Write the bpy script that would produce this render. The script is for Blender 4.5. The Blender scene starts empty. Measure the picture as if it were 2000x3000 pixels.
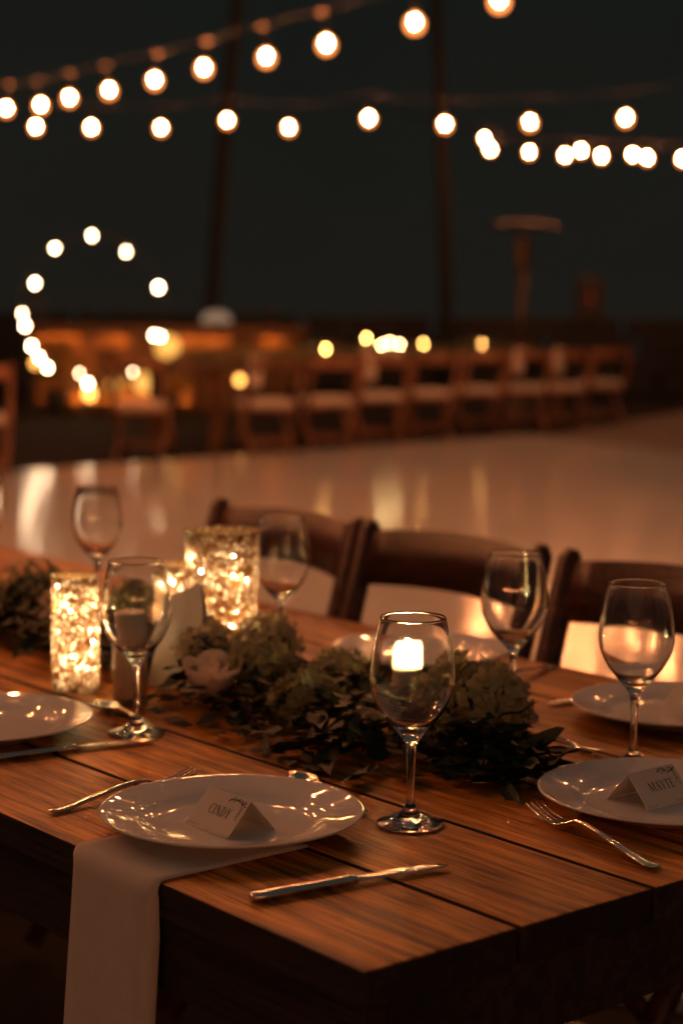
import bpy, bmesh, math, random
from mathutils import Vector, Matrix
PI = math.pi
rad = math.radians
rnd = random.Random(7)
S = bpy.context.scene
COL = S.collection

# ------------------------------------------------------------------ camera
cd = bpy.data.cameras.new('camera'); cam = bpy.data.objects.new('camera', cd); COL.objects.link(cam)
S.camera = cam
CAMZ = 1.292
pit, rol = rad(6.4086), rad(0.6123)
fw = Vector((0, math.cos(pit), -math.sin(pit))); rt0 = Vector((1, 0, 0)); up0 = rt0.cross(fw)
rt = math.cos(rol) * rt0 + math.sin(rol) * up0
upv = -math.sin(rol) * rt0 + math.cos(rol) * up0
M = Matrix((rt, upv, -fw)).transposed().to_4x4(); M.translation = Vector((0, 0, CAMZ))
cam.matrix_world = M
cd.sensor_fit = 'VERTICAL'; cd.sensor_height = 36; cd.sensor_width = 24; cd.lens = 64.22
cd.clip_start = 0.05; cd.clip_end = 800
cd.dof.use_dof = True; cd.dof.focus_distance = 1.87; cd.dof.aperture_fstop = 3.4; cd.dof.aperture_ratio = 1.08

# ------------------------------------------------------------------ world (night sky), exposure
w = bpy.data.worlds.new('World'); S.world = w; w.use_nodes = True
bg = w.node_tree.nodes['Background']
bg.inputs[0].default_value = (0.90, 1.0, 0.87, 1); bg.inputs[1].default_value = 0.033
S.view_settings.view_transform = 'Standard'; S.view_settings.look = 'None'
S.view_settings.exposure = 0; S.view_settings.gamma = 1
S.view_settings.use_curve_mapping = False
cy = S.cycles
cy.use_denoising = True; cy.max_bounces = 14; cy.transmission_bounces = 12; cy.transparent_max_bounces = 12
cy.glossy_bounces = 5; cy.diffuse_bounces = 3
cy.caustics_reflective = False; cy.caustics_refractive = False
cy.sample_clamp_indirect = 0; cy.use_light_tree = True; cy.blur_glossy = 0.3
cy.use_adaptive_sampling = False

# ------------------------------------------------------------------ table axes: u along the planks, v across
TH = rad(-50.2532); D1 = Vector((math.cos(TH), math.sin(TH), 0)); N1 = Vector((-D1.y, D1.x, 0))
TZ = 0.76
def UV(u, v, z=0.0): return D1 * u + N1 * v + Vector((0, 0, z))

# ------------------------------------------------------------------ materials
MT = {}
def newmat(name):
    m = bpy.data.materials.new(name); m.use_nodes = True; MT[name] = m
    nt = m.node_tree; return m, nt, nt.nodes['Principled BSDF'], nt.nodes['Material Output']
def N(nt, t, **kw):
    n = nt.nodes.new(t)
    for k, v in kw.items(): setattr(n, k, v)
    return n
def plain(name, col, rough=.5, metal=0, spec=.5, noise=0, nscale=20, bump=0, bscale=60, sheen=0, coat=0):
    m, nt, p, o = newmat(name)
    p.inputs['Base Color'].default_value = (*col, 1); p.inputs['Roughness'].default_value = rough
    p.inputs['Metallic'].default_value = metal; p.inputs['Specular IOR Level'].default_value = spec
    p.inputs['Sheen Weight'].default_value = sheen; p.inputs['Coat Weight'].default_value = coat
    p.inputs['Coat Roughness'].default_value = .04
    tc = N(nt, 'ShaderNodeTexCoord')
    if noise:
        nz = N(nt, 'ShaderNodeTexNoise'); nz.inputs['Scale'].default_value = nscale; nz.inputs['Detail'].default_value = 5
        nt.links.new(tc.outputs['Object'], nz.inputs['Vector'])
        cr = N(nt, 'ShaderNodeMixRGB'); cr.blend_type = 'MIX'
        cr.inputs[1].default_value = (*[c * (1 - noise) for c in col], 1); cr.inputs[2].default_value = (*[min(1, c * (1 + noise)) for c in col], 1)
        nt.links.new(nz.outputs['Fac'], cr.inputs[0]); nt.links.new(cr.outputs[0], p.inputs['Base Color'])
    if bump:
        nb = N(nt, 'ShaderNodeTexNoise'); nb.inputs['Scale'].default_value = bscale; nb.inputs['Detail'].default_value = 4
        nt.links.new(tc.outputs['Object'], nb.inputs['Vector'])
        b = N(nt, 'ShaderNodeBump'); b.inputs['Strength'].default_value = bump; b.inputs['Distance'].default_value = .002
        nt.links.new(nb.outputs['Fac'], b.inputs['Height']); nt.links.new(b.outputs[0], p.inputs['Normal'])
    return m
def emit(name, col, s):
    m = bpy.data.materials.new(name); m.use_nodes = True; MT[name] = m
    nt = m.node_tree; nt.nodes.remove(nt.nodes['Principled BSDF'])
    e = N(nt, 'ShaderNodeEmission'); e.inputs[0].default_value = (*col, 1); e.inputs[1].default_value = s
    nt.links.new(e.outputs[0], nt.nodes['Material Output'].inputs['Surface']); return m
def wood(name, dark, mid, light, rough=(.28, .5), gscale=1.0, seed=0.0, spec=.4):
    """grain runs along local x"""
    m, nt, p, o = newmat(name); L = nt.links.new
    tc = N(nt, 'ShaderNodeTexCoord'); oi = N(nt, 'ShaderNodeObjectInfo')
    add = N(nt, 'ShaderNodeVectorMath', operation='ADD'); sc = N(nt, 'ShaderNodeVectorMath', operation='SCALE')
    cmb = N(nt, 'ShaderNodeCombineXYZ')
    L(oi.outputs['Random'], cmb.inputs[0]); L(oi.outputs['Random'], cmb.inputs[1]); L(oi.outputs['Random'], cmb.inputs[2])
    sc.inputs['Scale'].default_value = 17.0 + seed; L(cmb.outputs[0], sc.inputs[0])
    L(tc.outputs['Object'], add.inputs[0]); L(sc.outputs[0], add.inputs[1])
    mp = N(nt, 'ShaderNodeMapping'); mp.inputs['Scale'].default_value = (1.6 * gscale, 26 * gscale, 26 * gscale); L(add.outputs[0], mp.inputs[0])
    n1 = N(nt, 'ShaderNodeTexNoise'); n1.inputs['Scale'].default_value = 2.2; n1.inputs['Detail'].default_value = 8; n1.inputs['Roughness'].default_value = .62; n1.inputs['Distortion'].default_value = .6
    L(mp.outputs[0], n1.inputs['Vector'])
    mp2 = N(nt, 'ShaderNodeMapping'); mp2.inputs['Scale'].default_value = (6 * gscale, 170 * gscale, 170 * gscale); L(add.outputs[0], mp2.inputs[0])
    n2 = N(nt, 'ShaderNodeTexNoise'); n2.inputs['Scale'].default_value = 2; n2.inputs['Detail'].default_value = 4; L(mp2.outputs[0], n2.inputs['Vector'])
    n3 = N(nt, 'ShaderNodeTexNoise'); n3.inputs['Scale'].default_value = 5; n3.inputs['Detail'].default_value = 3; L(add.outputs[0], n3.inputs['Vector'])
    r = N(nt, 'ShaderNodeValToRGB'); e = r.color_ramp.elements
    e[0].position = .35; e[0].color = (*dark, 1); e[1].position = .66; e[1].color = (*light, 1)
    k = r.color_ramp.elements.new(.5); k.color = (*mid, 1)
    L(n1.outputs['Fac'], r.inputs[0])
    pr = N(nt, 'ShaderNodeValToRGB'); pr.color_ramp.elements[0].position = .34; pr.color_ramp.elements[0].color = (.24, .20, .18, 1); pr.color_ramp.elements[1].position = .47; pr.color_ramp.elements[1].color = (1, 1, 1, 1)
    L(n2.outputs['Fac'], pr.inputs[0])
    mx = N(nt, 'ShaderNodeMixRGB', blend_type='MULTIPLY'); mx.inputs[0].default_value = .85; L(r.outputs[0], mx.inputs[1]); L(pr.outputs[0], mx.inputs[2])
    pr3 = N(nt, 'ShaderNodeMapRange'); pr3.inputs[1].default_value = .3; pr3.inputs[2].default_value = .7; pr3.inputs[3].default_value = .5; pr3.inputs[4].default_value = 1.28; L(n3.outputs['Fac'], pr3.inputs[0])
    pv = N(nt, 'ShaderNodeMapRange'); pv.inputs[3].default_value = .72; pv.inputs[4].default_value = 1.22; L(oi.outputs['Random'], pv.inputs[0])
    pm = N(nt, 'ShaderNodeMath', operation='MULTIPLY'); L(pr3.outputs[0], pm.inputs[0]); L(pv.outputs[0], pm.inputs[1])
    mx2 = N(nt, 'ShaderNodeVectorMath', operation='SCALE'); L(mx.outputs[0], mx2.inputs[0]); L(pm.outputs[0], mx2.inputs['Scale'])
    # small knots
    vo = N(nt, 'ShaderNodeTexVoronoi'); vo.inputs['Scale'].default_value = 9; vm = N(nt, 'ShaderNodeMapping'); vm.inputs['Scale'].default_value = (.55, 1, 1); L(add.outputs[0], vm.inputs[0]); L(vm.outputs[0], vo.inputs['Vector'])
    kr = N(nt, 'ShaderNodeMapRange'); kr.inputs[1].default_value = .03; kr.inputs[2].default_value = .075; kr.inputs[3].default_value = .3; kr.inputs[4].default_value = 1; L(vo.outputs['Distance'], kr.inputs[0])
    mx3 = N(nt, 'ShaderNodeVectorMath', operation='SCALE'); L(mx2.outputs[0], mx3.inputs[0]); L(kr.outputs[0], mx3.inputs['Scale'])
    L(mx3.outputs[0], p.inputs['Base Color']); p.inputs['Specular IOR Level'].default_value = spec
    rr = N(nt, 'ShaderNodeMapRange'); rr.inputs[3].default_value = rough[1]; rr.inputs[4].default_value = rough[0]; L(n2.outputs['Fac'], rr.inputs[0]); L(rr.outputs[0], p.inputs['Roughness'])
    b = N(nt, 'ShaderNodeBump'); b.inputs['Strength'].default_value = .35; b.inputs['Distance'].default_value = .0012
    ad = N(nt, 'ShaderNodeMath', operation='ADD'); L(n2.outputs['Fac'], ad.inputs[0]); L(n1.outputs['Fac'], ad.inputs[1])
    L(ad.outputs[0], b.inputs['Height']); L(b.outputs[0], p.inputs['Normal'])
    return m

wood('table_wood', (.12, .034, .005), (.50, .18, .026), (.80, .33, .052), rough=(.30, .5), spec=.08)
MT['table_wood'].diffuse_color = (.4, .14, .03, 1)
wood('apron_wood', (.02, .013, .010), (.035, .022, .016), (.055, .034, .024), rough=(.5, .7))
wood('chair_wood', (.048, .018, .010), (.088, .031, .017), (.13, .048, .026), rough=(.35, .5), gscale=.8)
wood('chair_wood_lit', (.26, .11, .055), (.42, .19, .10), (.55, .26, .14), rough=(.4, .55), gscale=.8)  # lighter copy of chair_wood so the far chairs look lit
wood('bar_wood', (.10, .045, .02), (.24, .11, .045), (.36, .17, .07), rough=(.45, .6), gscale=.5)
plain('porcelain', (.76, .745, .72), .75, spec=.0, coat=1.0)
MT['porcelain'].node_tree.nodes['Principled BSDF'].inputs['Coat Roughness'].default_value = .025
plain('linen', (.58, .53, .49), .95, spec=.15, noise=.08, nscale=60, bump=.5, bscale=900, sheen=.15)
plain('paper', (.66, .63, .59), .9, spec=.2, bump=.15, bscale=700)
plain('ink', (.02, .02, .02), .8, spec=.2)
plain('print_green', (.09, .10, .07), .85, spec=.2)
plain('print_grey', (.16, .15, .14), .85, spec=.2)
plain('steel', (.72, .67, .58), .16, metal=1, bump=.03, bscale=300)
plain('wax', (.72, .62, .46), .45, spec=.4, noise=.05, nscale=30)
plain('wick', (.02, .015, .01), .9)
plain('cushion', (.78, .66, .54), .85, spec=.2, noise=.05, nscale=30)
plain('black_rubber', (.025, .022, .02), .6)
plain('rope', (.42, .33, .24), .8, noise=.3, nscale=40)
plain('bronze', (.16, .10, .065), .45, metal=.6)
plain('dark_metal', (.10, .085, .07), .4, metal=.7)
plain('hoop_paint', (.02, .016, .012), .7)
plain('bark', (.020, .020, .020), .9, noise=.35, nscale=9, bump=.8, bscale=25)
plain('stone', (.035, .03, .026), .85, noise=.3, nscale=6, bump=.6, bscale=14)
plain('hill_backdrop_grey', (.275, .295, .285), .95, spec=.05, noise=.10, nscale=.15)
plain('far_linen', (.5, .42, .33), .9, noise=.05)
plain('speaker_black', (.02, .02, .02), .6)

# ground, dance floor
m, nt, p, o = newmat('ground_earth')
tc = N(nt, 'ShaderNodeTexCoord'); nz = N(nt, 'ShaderNodeTexNoise'); nz.inputs['Scale'].default_value = 1.3; nz.inputs['Detail'].default_value = 8
nt.links.new(tc.outputs['Object'], nz.inputs['Vector'])
r = N(nt, 'ShaderNodeValToRGB'); r.color_ramp.elements[0].color = (.010, .008, .006, 1); r.color_ramp.elements[1].color = (.040, .028, .018, 1)
nt.links.new(nz.outputs['Fac'], r.inputs[0]); nt.links.new(r.outputs[0], p.inputs['Base Color']); p.inputs['Roughness'].default_value = .95; p.inputs['Specular IOR Level'].default_value = .1
m, nt, p, o = newmat('patio_stone')
tc = N(nt, 'ShaderNodeTexCoord'); nz = N(nt, 'ShaderNodeTexNoise'); nz.inputs['Scale'].default_value = 2; nz.inputs['Detail'].default_value = 6
nt.links.new(tc.outputs['Object'], nz.inputs['Vector'])
r = N(nt, 'ShaderNodeValToRGB'); r.color_ramp.elements[0].color = (.12, .085, .06, 1); r.color_ramp.elements[1].color = (.24, .17, .12, 1)
nt.links.new(nz.outputs['Fac'], r.inputs[0]); nt.links.new(r.outputs[0], p.inputs['Base Color']); p.inputs['Roughness'].default_value = .8
m, nt, p, o = newmat('dance_floor_white')
tc = N(nt, 'ShaderNodeTexCoord'); nz = N(nt, 'ShaderNodeTexNoise'); nz.inputs['Scale'].default_value = 1.2; nz.inputs['Detail'].default_value = 5
nt.links.new(tc.outputs['Object'], nz.inputs['Vector'])
r = N(nt, 'ShaderNodeValToRGB'); r.color_ramp.elements[0].color = (.66, .64, .60, 1); r.color_ramp.elements[1].color = (.78, .76, .72, 1)
nt.links.new(nz.outputs['Fac'], r.inputs[0]); nt.links.new(r.outputs[0], p.inputs['Base Color'])
mr = N(nt, 'ShaderNodeMapRange'); mr.inputs[3].default_value = .09; mr.inputs[4].default_value = .16; nt.links.new(nz.outputs['Fac'], mr.inputs[0]); nt.links.new(mr.outputs[0], p.inputs['Roughness'])

# glass
m, nt, p, o = newmat('glass')
p.inputs['Base Color'].default_value = (.98, .985, .98, 1); p.inputs['Roughness'].default_value = 0.035
p.inputs['Transmission Weight'].default_value = 1; p.inputs['IOR'].default_value = 1.5

# leaves / petals
def leafmat(name, a, b, rough=.45, trans=.25):
    m, nt, p, o = newmat(name)
    oi = N(nt, 'ShaderNodeObjectInfo'); geo = N(nt, 'ShaderNodeNewGeometry'); tc = N(nt, 'ShaderNodeTexCoord')
    nz = N(nt, 'ShaderNodeTexNoise'); nz.inputs['Scale'].default_value = 35; nt.links.new(tc.outputs['Object'], nz.inputs['Vector'])
    ad = N(nt, 'ShaderNodeMath', operation='ADD'); nt.links.new(geo.outputs['Random Per Island'], ad.inputs[0]); nt.links.new(oi.outputs['Random'], ad.inputs[1])
    ad2 = N(nt, 'ShaderNodeMath', operation='ADD'); nt.links.new(ad.outputs[0], ad2.inputs[0]); nt.links.new(nz.outputs['Fac'], ad2.inputs[1])
    fr = N(nt, 'ShaderNodeMath', operation='MULTIPLY'); fr.inputs[1].default_value = .38; nt.links.new(ad2.outputs[0], fr.inputs[0])
    mx = N(nt, 'ShaderNodeMixRGB'); mx.inputs[1].default_value = (*a, 1); mx.inputs[2].default_value = (*b, 1); nt.links.new(fr.outputs[0], mx.inputs[0])
    nt.links.new(mx.outputs[0], p.inputs['Base Color']); p.inputs['Roughness'].default_value = rough; p.inputs['Specular IOR Level'].default_value = .22
    tr = N(nt, 'ShaderNodeBsdfTranslucent'); nt.links.new(mx.outputs[0], tr.inputs[0])
    ms = N(nt, 'ShaderNodeMixShader'); ms.inputs[0].default_value = trans
    nt.links.new(p.outputs[0], ms.inputs[1]); nt.links.new(tr.outputs[0], ms.inputs[2]); nt.links.new(ms.outputs[0], o.inputs['Surface'])
    return m
leafmat('leaf_dark', (.009, .016, .008), (.024, .036, .016), .55, .12)
leafmat('leaf_olive', (.05, .06, .03), (.10, .11, .055), .5)
leafmat('hydrangea_petal', (.20, .20, .10), (.42, .40, .23), .7, .35)
leafmat('hydrangea_blush', (.42, .34, .22), (.66, .55, .38), .7, .45)
leafmat('rose_petal', (.70, .60, .50), (.80, .70, .60), .6, .35)
leafmat('palm_leaf', (.02, .03, .012), (.05, .06, .025), .5)

# lace lantern shell: bright cells with darker lines, lets the candle through
m, nt, p, o = newmat('lace_glass'); L = nt.links.new
tc = N(nt, 'ShaderNodeTexCoord')
nz = N(nt, 'ShaderNodeTexNoise'); nz.inputs['Scale'].default_value = 42; nz.inputs['Detail'].default_value = 2; L(tc.outputs['Object'], nz.inputs['Vector'])
sub = N(nt, 'ShaderNodeVectorMath', operation='SUBTRACT'); sub.inputs[1].default_value = (.5, .5, .5); L(nz.outputs['Color'], sub.inputs[0])
scl = N(nt, 'ShaderNodeVectorMath', operation='SCALE'); scl.inputs['Scale'].default_value = .034; L(sub.outputs[0], scl.inputs[0])
add = N(nt, 'ShaderNodeVectorMath', operation='ADD'); L(tc.outputs['Object'], add.inputs[0]); L(scl.outputs[0], add.inputs[1])
vo = N(nt, 'ShaderNodeTexVoronoi', feature='DISTANCE_TO_EDGE'); vo.inputs['Scale'].default_value = 130; L(add.outputs[0], vo.inputs['Vector'])
cr = N(nt, 'ShaderNodeMapRange'); cr.inputs[1].default_value = .10; cr.inputs[2].default_value = .30; L(vo.outputs['Distance'], cr.inputs[0])
tr = N(nt, 'ShaderNodeBsdfTranslucent'); tr.inputs[0].default_value = (.74, .70, .60, 1)
p.inputs['Base Color'].default_value = (.20, .11, .045, 1); p.inputs['Roughness'].default_value = .25
tr2 = N(nt, 'ShaderNodeBsdfTranslucent'); tr2.inputs[0].default_value = (.14, .06, .015, 1)
ms0 = N(nt, 'ShaderNodeMixShader'); ms0.inputs[0].default_value = .5; L(p.outputs[0], ms0.inputs[1]); L(tr2.outputs[0], ms0.inputs[2])
gl = N(nt, 'ShaderNodeBsdfGlossy'); gl.inputs['Roughness'].default_value = .12
ms1 = N(nt, 'ShaderNodeMixShader'); ms1.inputs[0].default_value = .05; L(tr.outputs[0], ms1.inputs[1]); L(gl.outputs[0], ms1.inputs[2])
tp = N(nt, 'ShaderNodeBsdfTransparent'); ms1b = N(nt, 'ShaderNodeMixShader'); ms1b.inputs[0].default_value = .50; L(ms1.outputs[0], ms1b.inputs[1]); L(tp.outputs[0], ms1b.inputs[2])
ms = N(nt, 'ShaderNodeMixShader'); L(cr.outputs[0], ms.inputs[0]); L(ms0.outputs[0], ms.inputs[1]); L(ms1b.outputs[0], ms.inputs[2])
L(ms.outputs[0], o.inputs['Surface'])
b = N(nt, 'ShaderNodeBump'); b.inputs['Strength'].default_value = .8; b.inputs['Distance'].default_value = .002; L(cr.outputs[0], b.inputs['Height']); L(b.outputs[0], gl.inputs['Normal'])
# glowing wax wall of a burning candle
m, nt, p, o = newmat('lit_wax'); L = nt.links.new
p.inputs['Base Color'].default_value = (.8, .72, .55, 1); p.inputs['Roughness'].default_value = .4
tr = N(nt, 'ShaderNodeBsdfTranslucent'); tr.inputs[0].default_value = (.95, .90, .74, 1)
ms = N(nt, 'ShaderNodeMixShader'); ms.inputs[0].default_value = .6; L(p.outputs[0], ms.inputs[1]); L(tr.outputs[0], ms.inputs[2]); L(ms.outputs[0], o.inputs['Surface'])

BULB_COL = (1.0, .315, .104)
emit('bulb_glow', BULB_COL, 1050)
m = bpy.data.materials.new('bulb_halo'); m.use_nodes = True; MT['bulb_halo'] = m
nt = m.node_tree; nt.nodes.remove(nt.nodes['Principled BSDF'])
e_ = N(nt, 'ShaderNodeEmission'); e_.inputs[0].default_value = (1, .27, .06, 1); e_.inputs[1].default_value = 20  # oversized bulb shell with its own glow, standing for an orange halo
t_ = N(nt, 'ShaderNodeBsdfTransparent'); x_ = N(nt, 'ShaderNodeMixShader'); x_.inputs[0].default_value = .10
nt.links.new(t_.outputs[0], x_.inputs[1]); nt.links.new(e_.outputs[0], x_.inputs[2]); nt.links.new(x_.outputs[0], nt.nodes['Material Output'].inputs['Surface'])
emit('hoop_bulb_glow', (1.0, .66, .38), 60)
emit('bead_glow', (1.0, .70, .36), 800)
emit('candle_flame', (1.0, .74, .40), 210)
emit('far_flame', (1.0, .50, .12), 150)
emit('far_flame_white', (1.0, .66, .26), 95)
emit('lantern_bulb', (1.0, .42, .08), 7)
emit('fill_glow', (1.0, .36, .06), 150)
emit('paper_glow', (1.0, .46, .09), 1.5)
emit('shade_glow', (1.0, .60, .36), .30)
emit('red_led', (1.0, .03, .02), 1.8)

# ------------------------------------------------------------------ mesh helpers
def mesh_from(bm, name, mat, smooth=False):
    me = bpy.data.meshes.new(name); bm.normal_update(); bm.to_mesh(me); bm.free()
    if mat:
        me.materials.append(MT[mat])
    if smooth:
        for p_ in me.polygons: p_.use_smooth = True
    return me
def link(name, me, parent=None, loc=(0, 0, 0), rz=0.0, rot=None, scale=None):
    o = bpy.data.objects.new(name, me); COL.objects.link(o)
    o.location = loc; o.rotation_euler = rot if rot else (0, 0, rz)
    if scale: o.scale = scale
    if parent: o.parent = parent
    return o
def tag(o, label=None, cat=None, group=None, kind=None):
    if label: o['label'] = label
    if cat: o['category'] = cat
    if group: o['group'] = group
    if kind: o['kind'] = kind
    return o
def thing(name, label, cat, loc=(0, 0, 0), rz=0.0, group=None, rot=None):
    return tag(link(name, None, None, loc, rz, rot), label, cat, group)
def lathe(prof, seg=64, closed=False):
    """prof: list of (r,z); r==0 ends are poles"""
    bm = bmesh.new(); rings = []
    for r, z in prof:
        if r < 1e-6: rings.append([bm.verts.new((0, 0, z))])
        else: rings.append([bm.verts.new((r * math.cos(2 * PI * i / seg), r * math.sin(2 * PI * i / seg), z)) for i in range(seg)])
    pairs = list(zip(rings, rings[1:])) + ([(rings[-1], rings[0])] if closed else [])
    for a, b_ in pairs:
        for i in range(seg):
            j = (i + 1) % seg
            if len(a) == 1 and len(b_) == 1: break
            if len(a) == 1: bm.faces.new((a[0], b_[j], b_[i]))
            elif len(b_) == 1: bm.faces.new((a[i], a[j], b_[0]))
            else: bm.faces.new((a[i], a[j], b_[j], b_[i]))
    bmesh.ops.recalc_face_normals(bm, faces=bm.faces)
    return bm
def box(bm, x0, x1, y0, y1, z0, z1, bev=0):
    vs = [bm.verts.new(c) for c in ((x0, y0, z0), (x1, y0, z0), (x1, y1, z0), (x0, y1, z0), (x0, y0, z1), (x1, y0, z1), (x1, y1, z1), (x0, y1, z1))]
    fs = [bm.faces.new([vs[i] for i in q]) for q in ((3, 2, 1, 0), (4, 5, 6, 7), (0, 1, 5, 4), (1, 2, 6, 5), (2, 3, 7, 6), (3, 0, 4, 7))]
    if bev:
        bmesh.ops.bevel(bm, geom=list({e for f in fs for e in f.edges}), offset=bev, segments=2, affect='EDGES', profile=.6)
    return fs
def boxmesh(name, mat, *a, bev=0):
    bm = bmesh.new(); box(bm, *a, bev=bev); return mesh_from(bm, name, mat)
def tube(bm, pts, rads, seg=8, cap=True, flat=1.0):
    """sweep a round section along pts"""
    pts = [Vector(p_) for p_ in pts]; rings = []
    if not hasattr(rads, '__len__'): rads = [rads] * len(pts)
    prev = None
    for i, p_ in enumerate(pts):
        t = (pts[min(i + 1, len(pts) - 1)] - pts[max(i - 1, 0)]).normalized()
        ref = prev if prev is not None else (Vector((0, 0, 1)) if abs(t.z) < .9 else Vector((1, 0, 0)))
        a = (ref - t * ref.dot(t)).normalized(); prev = a
        b_ = t.cross(a)
        rings.append([bm.verts.new(p_ + (a * math.cos(2 * PI * k / seg) * flat + b_ * math.sin(2 * PI * k / seg)) * rads[i]) for k in range(seg)])
    for a, b_ in zip(rings, rings[1:]):
        for k in range(seg):
            bm.faces.new((a[k], a[(k + 1) % seg], b_[(k + 1) % seg], b_[k]))
    if cap:
        bm.faces.new(list(reversed(rings[0]))); bm.faces.new(rings[-1])
    return rings
def loft(bm, secs):
    """secs: list of (x, yc, zc, half_w, half_t): rounded 8-gon section across y/z, lofted along x"""
    rings = []
    for x, yc, zc, hw, ht in secs:
        rings.append([bm.verts.new((x, yc + hw * c, zc + ht * s)) for c, s in ((1, -.35), (1, .35), (.8, 1), (-.8, 1), (-1, .35), (-1, -.35), (-.8, -1), (.8, -1))])
    for a, b_ in zip(rings, rings[1:]):
        for k in range(8): bm.faces.new((a[k], a[(k + 1) % 8], b_[(k + 1) % 8], b_[k]))
    bm.faces.new(list(reversed(rings[0]))); bm.faces.new(rings[-1])
    bmesh.ops.recalc_face_normals(bm, faces=bm.faces)
def copy_tree(o, parent=None):
    c = o.copy(); COL.objects.link(c); c.parent = parent
    for ch in list(o.children): copy_tree(ch, c)
    return c

# ------------------------------------------------------------------ setting
bm = bmesh.new(); R_ = 400
bm.faces.new([bm.verts.new(c) for c in ((-R_, -R_, 0), (R_, -R_, 0), (R_, R_, 0), (-R_, R_, 0))])
tag(link('ground', mesh_from(bm, 'ground', 'ground_earth')), 'dark bare ground around and beyond the dance floor', kind='structure')
bm = bmesh.new(); rh = random.Random(5); ph = [rh.uniform(0, 6.28) for _ in range(12)]
rows = []
for j in range(14):
    yy = 48 + j * 5; row = []
    for i in range(61):
        xx = -180 + i * 6
        hgt = (j / 13) ** .8 * (34 + 4 * math.sin(xx * .045 + ph[0]) + 2.5 * math.sin(xx * .13 + ph[1])) + (1.2 * math.sin(xx * .31 + yy * .2 + ph[2]) + rh.uniform(-.7, .7)) * min(1, j)
        row.append(bm.verts.new((xx, yy + abs(xx) * -.10 + (rh.uniform(-1, 1) if j else 0), max(-.2, hgt) if j else -.2)))
    rows.append(row)
for a, b_ in zip(rows, rows[1:]):
    for i in range(60): bm.faces.new((a[i], a[i + 1], b_[i + 1], b_[i]))
tag(link('hill_backdrop', mesh_from(bm, 'hill_backdrop', 'hill_backdrop_grey', True)), 'added hillside backdrop that hides the sky', kind='structure')  # hill added to cover the sky, which is raised to fill the shadows
def slab(name, pts, z0, z1, mat):
    bm = bmesh.new(); n = len(pts)
    a = [bm.verts.new((x, y, z0)) for x, y in pts]; b_ = [bm.verts.new((x, y, z1)) for x, y in pts]
    bm.faces.new(b_)
    for i in range(n): bm.faces.new((a[i], a[(i + 1) % n], b_[(i + 1) % n], b_[i]))
    bmesh.ops.recalc_face_normals(bm, faces=bm.faces)
    return mesh_from(bm, name, mat)
# dance floor: far edge and right-hand edge as in the picture
tag(link('dance_floor', slab('dance_floor', [(1.92, 18.55), (-4.3, 11.83), (-1.6, 4.2), (2.2, 2.6), (8.4, 6.2)], 0.0, .03, 'dance_floor_white')), 'glossy white dance floor panel floor', kind='structure')
tag(link('patio', slab('patio', [(2.1, 18.75), (8.7, 6.2), (15, 9), (14, 25), (5.2, 25)], 0.0, .012, 'patio_stone')), 'brown stone patio beside the dance floor', kind='structure')
# low stone wall at the back, stones built as blocks
wall = thing('garden_wall', 'low dark stone wall at the back behind the far tables', 'wall', (0, 29, 0))
wb = [boxmesh('stone', 'stone', -.38, .38, -.14, .14, 0, .28, bev=.025), boxmesh('stone', 'stone', -.30, .30, -.15, .13, 0, .27, bev=.03)]
for row in range(4):
    x = -13 + (row % 2) * .4
    while x < 19:
        k = rnd.randrange(2); link('stone', wb[k], wall, (x, rnd.uniform(-.02, .02), .29 * row), 0); x += (.79, .63)[k]

# ------------------------------------------------------------------ table
U1 = -1.0765; U0 = -4.6; V0 = .925; PW = .1755; NP = 6; V1 = V0 + NP * PW; TT = .034
tbl = thing('banquet_table', 'long brown plank dining table set for dinner in the foreground', 'table', UV(U1, V0, 0), TH)
LEN = U1 - U0
def plank_mesh(i):
    bm = bmesh.new(); g = .0032
    y0, y1 = i * PW + (g if i else 0), (i + 1) * PW - (g if i < NP - 1 else 0)
    box(bm, -LEN, 0, y0 - (i + .5) * PW, y1 - (i + .5) * PW, TZ - TT, TZ, bev=.0022)
    bm.normal_update()
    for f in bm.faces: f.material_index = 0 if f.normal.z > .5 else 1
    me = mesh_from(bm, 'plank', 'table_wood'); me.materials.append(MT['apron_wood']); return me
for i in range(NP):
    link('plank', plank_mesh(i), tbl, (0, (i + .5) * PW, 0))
# apron boards set just inside the edge, legs
YW = NP * PW
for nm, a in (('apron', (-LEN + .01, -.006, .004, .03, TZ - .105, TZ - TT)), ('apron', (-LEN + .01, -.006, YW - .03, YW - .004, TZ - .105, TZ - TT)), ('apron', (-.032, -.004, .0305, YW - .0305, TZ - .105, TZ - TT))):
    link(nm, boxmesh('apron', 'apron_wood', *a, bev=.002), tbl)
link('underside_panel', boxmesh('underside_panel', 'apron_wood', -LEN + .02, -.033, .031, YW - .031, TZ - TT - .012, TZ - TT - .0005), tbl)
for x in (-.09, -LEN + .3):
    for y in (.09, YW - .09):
        link('leg', boxmesh('leg', 'apron_wood', x - .045, x + .045, y - .045, y + .045, 0, TZ - TT - .013, bev=.006), tbl)

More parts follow.
